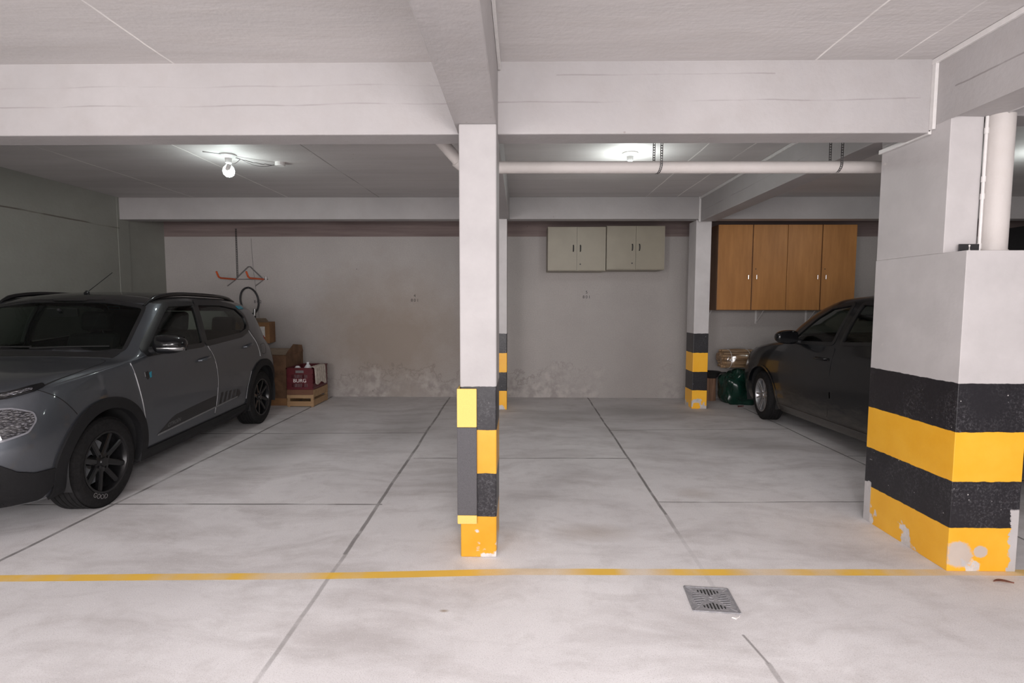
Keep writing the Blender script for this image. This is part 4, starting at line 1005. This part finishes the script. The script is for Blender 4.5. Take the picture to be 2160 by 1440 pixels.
    MB().prism([(dx - .05, .55), (dx + .40, .60), (dx + .46, .80), (dx + .40, .90), (dx + .12, .955), (dx - .05, .93)], -.68, .68, R(PI / 2, 'X')).build('dashboard', M['interior'], rt, bevel=.02)
    dsd = C['driver']
    # steering wheel
    Ms = T(dx + .58, dsd * .34, .86) @ R(-1.15, 'Y')
    sw = MB(); sw.tube([Ms @ Vector((.18 * math.cos(a), .18 * math.sin(a), 0)) for a in np.linspace(0, 2 * PI, 33)[:-1]], .015, 8, closed=True)
    for a in (0.1, PI - .1 + PI / 2 - PI / 2, -PI / 2): sw.tube([Ms @ Vector((0, 0, -.01)), Ms @ Vector((.17 * math.cos(a), .17 * math.sin(a), 0))], .016, 6)
    sw.tube([Ms @ Vector((0, 0, .02)), Ms @ Vector((0, 0, -.22))], .045, 12); sw.build('steering_wheel', M['interior'], rt, smooth=True)
    for y in (-.36, .36):
        sx = C['seat_x']
        st = MB().prism([(sx - .25, .42), (sx + .25, .40), (sx + .30, .54), (sx - .24, .56)], -.24, .24, T(0, y, 0) @ R(PI / 2, 'X')).build('seat', M['interior'], rt, bevel=.05, seg=3)
        MB().prism([(sx + .17, .50), (sx + .33, .50), (sx + .50, 1.10), (sx + .40, 1.13)], -.235, .235, T(0, y, 0) @ R(PI / 2, 'X')).build('backrest', M['interior'], st, bevel=.05, seg=3)
        MB().prism([(sx + .42, 1.15), (sx + .52, 1.13), (sx + .55, 1.31), (sx + .49, 1.335), (sx + .44, 1.30)], -.135, .135, T(0, y, 0) @ R(PI / 2, 'X')).build('headrest', M['interior'], st, bevel=.035, seg=3)
    bx = C['seat_x'] + 1.02
    st = MB().prism([(bx - .30, .44), (bx + .22, .42), (bx + .24, .58), (bx - .28, .60)], -.62, .62, R(PI / 2, 'X')).build('rear_bench', M['interior'], rt, bevel=.05, seg=3)
    MB().prism([(bx + .15, .55), (bx + .30, .55), (bx + .44, 1.08), (bx + .36, 1.10)], -.60, .60, R(PI / 2, 'X')).build('backrest', M['interior'], st, bevel=.05, seg=3)
    for y in (-.38, .38): MB().prism([(bx + .38, 1.06), (bx + .46, 1.05), (bx + .50, 1.24), (bx + .42, 1.25)], -.13, .13, T(0, y, 0) @ R(PI / 2, 'X')).build('headrest', M['interior'], st, bevel=.035, seg=3)
    p = c.hit('front', 1, 0, C['mirror_in'])[0]; MB().box(p.x + .05, p.x + .075, -.12, .12, C['mirror_in'] - .035, C['mirror_in'] + .035).tube([p + Vector((.01, 0, .03)), p + Vector((.06, 0, 0))], .012, 8).build('rear_view_mirror', M['interior'], rt, bevel=.008)
    for i in range(2):
        hx, hz, hr = C['arches'][i]
        for sd in (-1, 1):
            yy = C['track'] - kit['tw'] / 2
            wheel_parts(rt, (hx, sd * yy, kit['tr']), 0, kit['tr'], kit['tw'], kit['rr'], kit['rim'], kit['style'], steer=(kit['steer'] if i == 0 else 0), text=kit.get('ttext') if (i == 0 and sd < 0) else None, out=sd)
    # axles and underbody
    MB().tube([(C['arches'][0][0], -.6, .30), (C['arches'][0][0], .6, .30)], .04, 10).build('axle', M['interior'], rt)
    MB().tube([(C['arches'][1][0], -.6, .28), (C['arches'][1][0], .6, .28)], .04, 10).build('axle', M['interior'], rt)
    return c
def lerp_poly(ps): return ps

# ---- grey crossover hatchback
ROTL = PI / 2 + math.atan2(.063, .998)
GC = dict(L=3.98, loc=(-3.66, 2.77, 0), rot=ROTL, track=.840, driver=-1, seat_x=1.95, cab=(1.35, 3.6), floor_z=.25, mirror_in=1.33,
    curves=dict(
        zT=[(0, .82), (.06, .895), (.2, .955), (.45, .975), (.8, 1.005), (1.05, 1.025), (1.12, 1.055), (1.4, 1.265), (1.66, 1.455), (1.8, 1.49), (2.2, 1.515), (2.8, 1.51), (3.3, 1.475), (3.52, 1.44), (3.62, 1.37), (3.74, 1.17), (3.84, 1.02), (3.92, .95), (3.98, .86)],
        zE=[(0, .76), (.06, .845), (.2, .915), (.45, .955), (.8, .975), (1.03, .985), (1.13, 1.0), (1.45, 1.22), (1.70, 1.405), (1.8, 1.43), (2.2, 1.452), (2.8, 1.442), (3.3, 1.395), (3.48, 1.35), (3.62, 1.21), (3.74, 1.07), (3.84, .97), (3.92, .91), (3.98, .82)],
        yT=[(0, .46), (.1, .56), (.3, .66), (.8, .715), (1.05, .735), (1.15, .745), (1.45, .705), (1.70, .660), (2.2, .650), (3.0, .635), (3.4, .615), (3.62, .63), (3.8, .62), (3.98, .52)],
        zB=[(0, .68), (.1, .79), (.3, .865), (.6, .91), (1.05, .965), (1.36, .985), (2.1, 1.0), (2.9, 1.05), (3.3, 1.06), (3.6, 1.0), (3.8, .93), (3.98, .78)],
        yB=[(0, .50), (.08, .62), (.2, .72), (.4, .795), (.8, .825), (1.3, .825), (2.2, .82), (3.0, .81), (3.4, .785), (3.7, .73), (3.9, .66), (3.98, .58)],
        yM=[(0, .56), (.06, .66), (.15, .75), (.3, .82), (.5, .853), (.8, .865), (2, .862), (3.3, .868), (3.6, .845), (3.8, .79), (3.92, .70), (3.98, .62)],
        yS=[(0, .50), (.1, .66), (.3, .78), (.6, .82), (2, .82), (3.4, .82), (3.75, .76), (3.98, .58)],
        zb=[(0, .24), (.3, .19), (.8, .18), (3.2, .19), (3.7, .24), (3.98, .32)]),
    nose=[(.15, .10), (.3, .02), (.5, 0), (.65, .01), (.8, .06), (.95, .14)], tailp=[(.2, .06), (.45, 0), (.7, .02), (.95, .06), (1.2, .05)],
    arches=[(.755, .335, .350), (3.305, .335, .350)], arch_w=[.072, .072],
    win=[rounded([(1.265, 1.022), (1.36, 1.10), (1.70, 1.352), (1.77, 1.388), (2.165, 1.398), (2.125, 1.22), (2.10, 1.028)], .03, 3),
         rounded([(2.165, 1.040), (2.185, 1.22), (2.235, 1.400), (2.70, 1.392), (3.0, 1.352), (3.12, 1.26), (3.12, 1.165), (3.05, 1.115), (2.88, 1.078)], .03, 3)],
    wf=[.030, .040],
    ws=rounded([(-.695, 1.035), (-.3, 1.062), (.3, 1.062), (.695, 1.035), (.615, 1.385), (.3, 1.435), (-.3, 1.435), (-.615, 1.385)], .04, 3),
    rw=rounded([(-.52, 1.06), (.52, 1.06), (.50, 1.34), (-.50, 1.34)], .05, 3),
    doors=[[(1.055, .975), (1.10, .75), (1.165, .45), (1.17, .30), (2.20, .325), (2.243, .52), (2.243, .82), (2.165, 1.005), (1.35, .992)],
           [(2.172, 1.012), (2.250, .82), (2.250, .52), (2.21, .327), (2.86, .345), (2.885, .46), (2.97, .66), (3.13, .76), (3.225, .85), (3.19, .95), (3.06, 1.08), (2.87, 1.05)]],
    handles=[(2.03, .895, .10), (2.945, .945, .12)], sill=(1.10, 2.93, .285, .19), sill_rise=.03, mirror=(1.24, 1.085, .965), mirror_base=1.03,
    bonnet=[(.31, .735), (.40, .757), (.62, .762), (.85, .735), (1.00, .69), (1.03, .64)],
    cowl=(1.02, 1.12, .68), wiper_z=1.068,
    gaps=[('bumper_gap', [(.33, .885), (.41, .82), (.47, .745), (.50, .70)], .005), ('fuel_cap_gap', [(3.30, .93), (3.30, .83), (3.42, .83), (3.44, .93), (3.30, .93)], .004), ('quarter_gap', [(3.11, 1.14), (3.2, 1.03), (3.235, .93), (3.24, .80)], .005)],
    front=[])
GC['front'] = [
    ('lower_bumper', [(.03, .53), (.09, .50), (.16, .435), (.235, .405), (.36, .40), (.335, .30), (.29, .23), (.05, .23)], M['cladding'], 'side', .014),
    ('headlamp_rim', [(.09, .809), (.20, .800), (.262, .765), (.262, .715), (.215, .65), (.12, .62), (.075, .617)], M['lens_edge'], 'side', .008),
    ('headlamp', [(.10, .799), (.195, .791), (.253, .760), (.253, .718), (.210, .659), (.12, .632), (.085, .629)], M['lamp'], 'side', .011),
    ('running_light', [(-.20, .868), (.08, .888), (.23, .912), (.325, .922), (.335, .902), (.26, .880), (.08, .852), (-.20, .832)], M['gloss_black'], 'diag', .005),
    ('running_light_lens', [(-.19, .860), (.08, .878), (.25, .902), (.25, .890), (.08, .862), (-.19, .842)], M['lamp'], 'diag', .008),
    ('fog_accent', [(.055, .44), (.10, .41), (.115, .36), (.08, .32), (.05, .32)], M['blue'], 'side', .020),
    ('fog_recess', [(.055, .415), (.085, .395), (.095, .36), (.072, .335), (.05, .335)], M['interior'], 'side', .024),
    ('lower_bumper_front', [(-.66, .24), (.66, .24), (.68, .50), (.5, .53), (-.5, .53), (-.68, .50)], M['cladding'], 'front', .014),
    ('grille', [(-.42, .66), (.42, .66), (.44, .735), (-.44, .735)], M['gloss_black'], 'front', .008),
    ('number_plate', [(-.20, .52), (.20, .52), (.20, .64), (-.20, .64)], M['pvc'], 'front', .022),
    ('front_lamp', [(-.56, .66), (-.47, .67), (-.47, .73), (-.56, .73)], M['lamp'], 'front', .012), ('front_lamp', [(.56, .66), (.47, .67), (.47, .73), (.56, .73)], M['lamp'], 'front', .012),
    ('tail_lamp', [(-.70, .86), (-.58, .86), (-.58, 1.04), (-.70, 1.0)], M['tail'], 'back', .010), ('tail_lamp', [(.70, .86), (.58, .86), (.58, 1.04), (.70, 1.0)], M['tail'], 'back', .010),
    ('lower_bumper_rear', [(-.62, .32), (.62, .32), (.64, .56), (-.64, .56)], M['cladding'], 'back', .014)]
kitG = dict(arch=M['cladding'], arch_off=.018, rear_glass=M['glass_dark'], handle=M['paint_grey'], sill=M['cladding'], sill_off=.016, mirror=M['gloss_black'], mirror_strip=True, rails=(1.62, 3.20, .615), tr=.312, tw=.205, rr=.208, rim=M['rim_black'], style=8, steer=0.0, ttext='GOOD')
car1 = build_car('car', GC, M['paint_grey'], kitG)
tag(car1.root, 'grey metallic compact crossover with black roof parked nose towards the camera on the left', 'car')
c = car1
# visible-side decals and badge
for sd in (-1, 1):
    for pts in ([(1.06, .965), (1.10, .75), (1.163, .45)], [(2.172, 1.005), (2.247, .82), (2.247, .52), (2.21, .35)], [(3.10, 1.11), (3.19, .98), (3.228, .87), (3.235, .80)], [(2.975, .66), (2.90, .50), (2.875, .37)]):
        c.strip('edge_highlight', crom(pts, 6), .003, M['edge_highlight'], 'side', sd, .0056)  # thin pale strips stand in for bright highlights on the panel edges
    c.patch('door_decal', [(1.30, .362), (1.50, .462), (1.56, .478), (2.225, .522), (2.225, .405), (1.32, .355)], M['trim_black'], 'side', sd, .0052, res=.035, depth=.003)
    c.patch('door_decal_line', [(1.31, .368), (2.66, .437), (2.66, .425), (1.31, .354)], M['decal_grey'], 'side', sd, .0062, res=.035, depth=.003)
    for k in range(4):
        x0 = 2.275 + k * .085; c.patch('decal_bar', [(x0, .405 + k * .004), (x0 + .05, .408 + k * .004), (x0 + .085, .535 - k * .006), (x0 + .035, .532 - k * .006)], M['trim_black'], 'side', sd, .0052, res=.03, depth=.003)
    c.patch('decal_bar', [(2.615, .42), (2.70, .425), (2.735, .455), (2.70, .50), (2.645, .512)], M['trim_black'], 'side', sd, .0052, res=.03, depth=.003)
    c.patch('badge', [(1.185, .88), (1.225, .885), (1.228, .835), (1.205, .822), (1.182, .845)], M['gloss_black'], 'side', sd, .0062, res=.03)
    c.patch('badge_accent', [(1.233, .87), (1.262, .88), (1.255, .835), (1.236, .832)], M['cyan'], 'side', sd, .0062, res=.03)
    c.patch('roof_accent', [(3.05, 1.372), (3.20, 1.372), (3.235, 1.340), (3.09, 1.340)], M['cyan'], 'side', sd, .012, res=.03)
tm = text_mb('CITROËN', .044, Matrix.Identity(4), 0.0, 1.0); V = []
for v in tm.v:
    u = v[0] + v[1] * .25; x = 1.53 + u * 1.0; z = .400 + v[1] + u * .065; p, nr = c.hit('side', -1, x, z); V.append(p + nr * .0068)
MB().add(V, tm.f).build('door_lettering', M['decal_grey'], c.root, weld=False)
p = c.hit('top', 1, 1.80, 0)[0]
MB().tube([p, p + Vector((.02, 0, .015))], .018, 12).tube([p + Vector((.01, 0, .01)), p + Vector((.34, .0, .20))], .0035, 6).build('roof_aerial', M['trim_black'], c.root, smooth=True)

# ---- black hatchback
ROTR = -PI / 2 + math.atan2(.06, .998)
BC = dict(L=3.94, loc=(3.73, 7.35, 0), rot=ROTR, track=.835, driver=-1, seat_x=1.90, cab=(1.3, 3.5), floor_z=.2, mirror_in=1.26,
    curves=dict(
        zT=[(0, .70), (.06, .77), (.2, .85), (.45, .92), (.8, .985), (1.02, 1.02), (1.1, 1.045), (1.4, 1.25), (1.72, 1.44), (1.95, 1.505), (2.3, 1.525), (2.8, 1.51), (3.2, 1.46), (3.48, 1.39), (3.6, 1.26), (3.74, 1.07), (3.85, .96), (3.94, .86)],
        zE=[(0, .66), (.06, .72), (.2, .80), (.45, .87), (.8, .935), (1.02, .965), (1.15, .985), (1.42, 1.20), (1.74, 1.385), (1.95, 1.44), (2.3, 1.458), (2.8, 1.435), (3.2, 1.38), (3.45, 1.29), (3.6, 1.14), (3.74, 1.0), (3.85, .91), (3.94, .82)],
        yT=[(0, .44), (.1, .54), (.3, .64), (.8, .70), (1.02, .72), (1.15, .735), (1.45, .69), (1.75, .64), (2.2, .62), (3.0, .60), (3.4, .59), (3.62, .60), (3.8, .58), (3.94, .50)],
        zB=[(0, .58), (.1, .68), (.3, .77), (.6, .85), (1.05, .92), (1.36, .945), (2.1, .97), (2.9, 1.01), (3.3, 1.02), (3.6, .96), (3.8, .90), (3.94, .78)],
        yB=[(0, .46), (.08, .58), (.2, .68), (.4, .76), (.8, .81), (1.3, .82), (2.2, .815), (3.0, .80), (3.4, .775), (3.7, .72), (3.86, .65), (3.94, .58)],
        yM=[(0, .52), (.06, .62), (.15, .71), (.3, .79), (.5, .835), (.8, .856), (2, .862), (3.3, .86), (3.6, .84), (3.8, .78), (3.88, .72), (3.94, .64)],
        yS=[(0, .46), (.1, .62), (.3, .75), (.6, .80), (2, .82), (3.4, .82), (3.75, .76), (3.94, .58)],
        zb=[(0, .22), (.3, .17), (.8, .17), (3.2, .17), (3.7, .22), (3.94, .28)]),
    nose=[(.15, .08), (.3, .01), (.5, 0), (.65, .03), (.8, .10), (.95, .18)], tailp=[(.2, .06), (.45, 0), (.7, .02), (.95, .06), (1.2, .05)],
    arches=[(.82, .305, .345), (3.33, .305, .340)], arch_w=[.022, .022],
    win=[rounded([(1.36, .995), (1.44, 1.06), (1.70, 1.27), (1.88, 1.37), (2.17, 1.412), (2.12, 1.20), (2.08, 1.025)], .03, 3),
         rounded([(2.20, 1.035), (2.24, 1.20), (2.29, 1.415), (2.62, 1.40), (2.92, 1.33), (3.13, 1.19), (3.16, 1.12), (3.02, 1.09)], .03, 3)],
    wf=[.022, .022],
    ws=rounded([(-.655, 1.05), (-.3, 1.068), (.3, 1.068), (.655, 1.05), (.56, 1.37), (.3, 1.42), (-.3, 1.42), (-.56, 1.37)], .05, 3),
    rw=rounded([(-.48, 1.06), (.48, 1.06), (.46, 1.28), (-.46, 1.28)], .05, 3),
    doors=[[(1.13, .925), (1.10, .75), (1.115, .45), (1.15, .29), (2.09, .29), (2.135, .50), (2.135, .82), (2.14, .99), (1.34, .955)],
           [(2.148, .995), (2.143, .82), (2.143, .50), (2.10, .29), (2.86, .29), (2.90, .46), (3.0, .62), (3.13, .72), (3.18, .85), (3.15, .95), (3.04, 1.05), (2.87, 1.035)]],
    handles=[(1.98, .87, .04), (2.93, .90, .05)], sill=(1.15, 2.95, .27, .18), sill_rise=.0, mirror=(1.43, 1.055, .965), mirror_base=1.0,
    bonnet=[(.30, .66), (.45, .70), (.7, .71), (.95, .70), (1.05, .66)],
    cowl=(1.02, 1.10, .64), wiper_z=1.06,
    gaps=[('bumper_gap', [(.36, .78), (.42, .72), (.46, .66), (.49, .60)], .005)],
    front=[
    ('headlamp', [(.05, .72), (.20, .76), (.40, .835), (.46, .86), (.44, .80), (.36, .72), (.2, .66), (.05, .63)], M['lamp'], 'side', .004),
    ('grille', [(-.40, .40), (.40, .40), (.46, .60), (-.46, .60)], M['trim_black'], 'front', .008),
    ('number_plate', [(-.20, .42), (.20, .42), (.20, .54), (-.20, .54)], M['pvc'], 'front', .022),
    ('tail_lamp', [(-.68, .80), (-.52, .80), (-.52, 1.0), (-.66, 1.0)], M['tail'], 'back', .010), ('tail_lamp', [(.68, .80), (.52, .80), (.52, 1.0), (.66, 1.0)], M['tail'], 'back', .010)])
kitB = dict(arch=M['paint_black'], arch_off=.010, rear_glass=M['glass_dark'], handle=M['gloss_black'], sill=M['paint_black'], sill_off=.012, mirror=M['gloss_black'], tr=.298, tw=.19, rr=.198, rim=M['rim_silver'], style=6, steer=math.radians(-9))
car2 = build_car('car', BC, M['paint_black'], kitB)
tag(car2.root, 'dusty black hatchback parked nose to the wall behind the wide striped column', 'car')
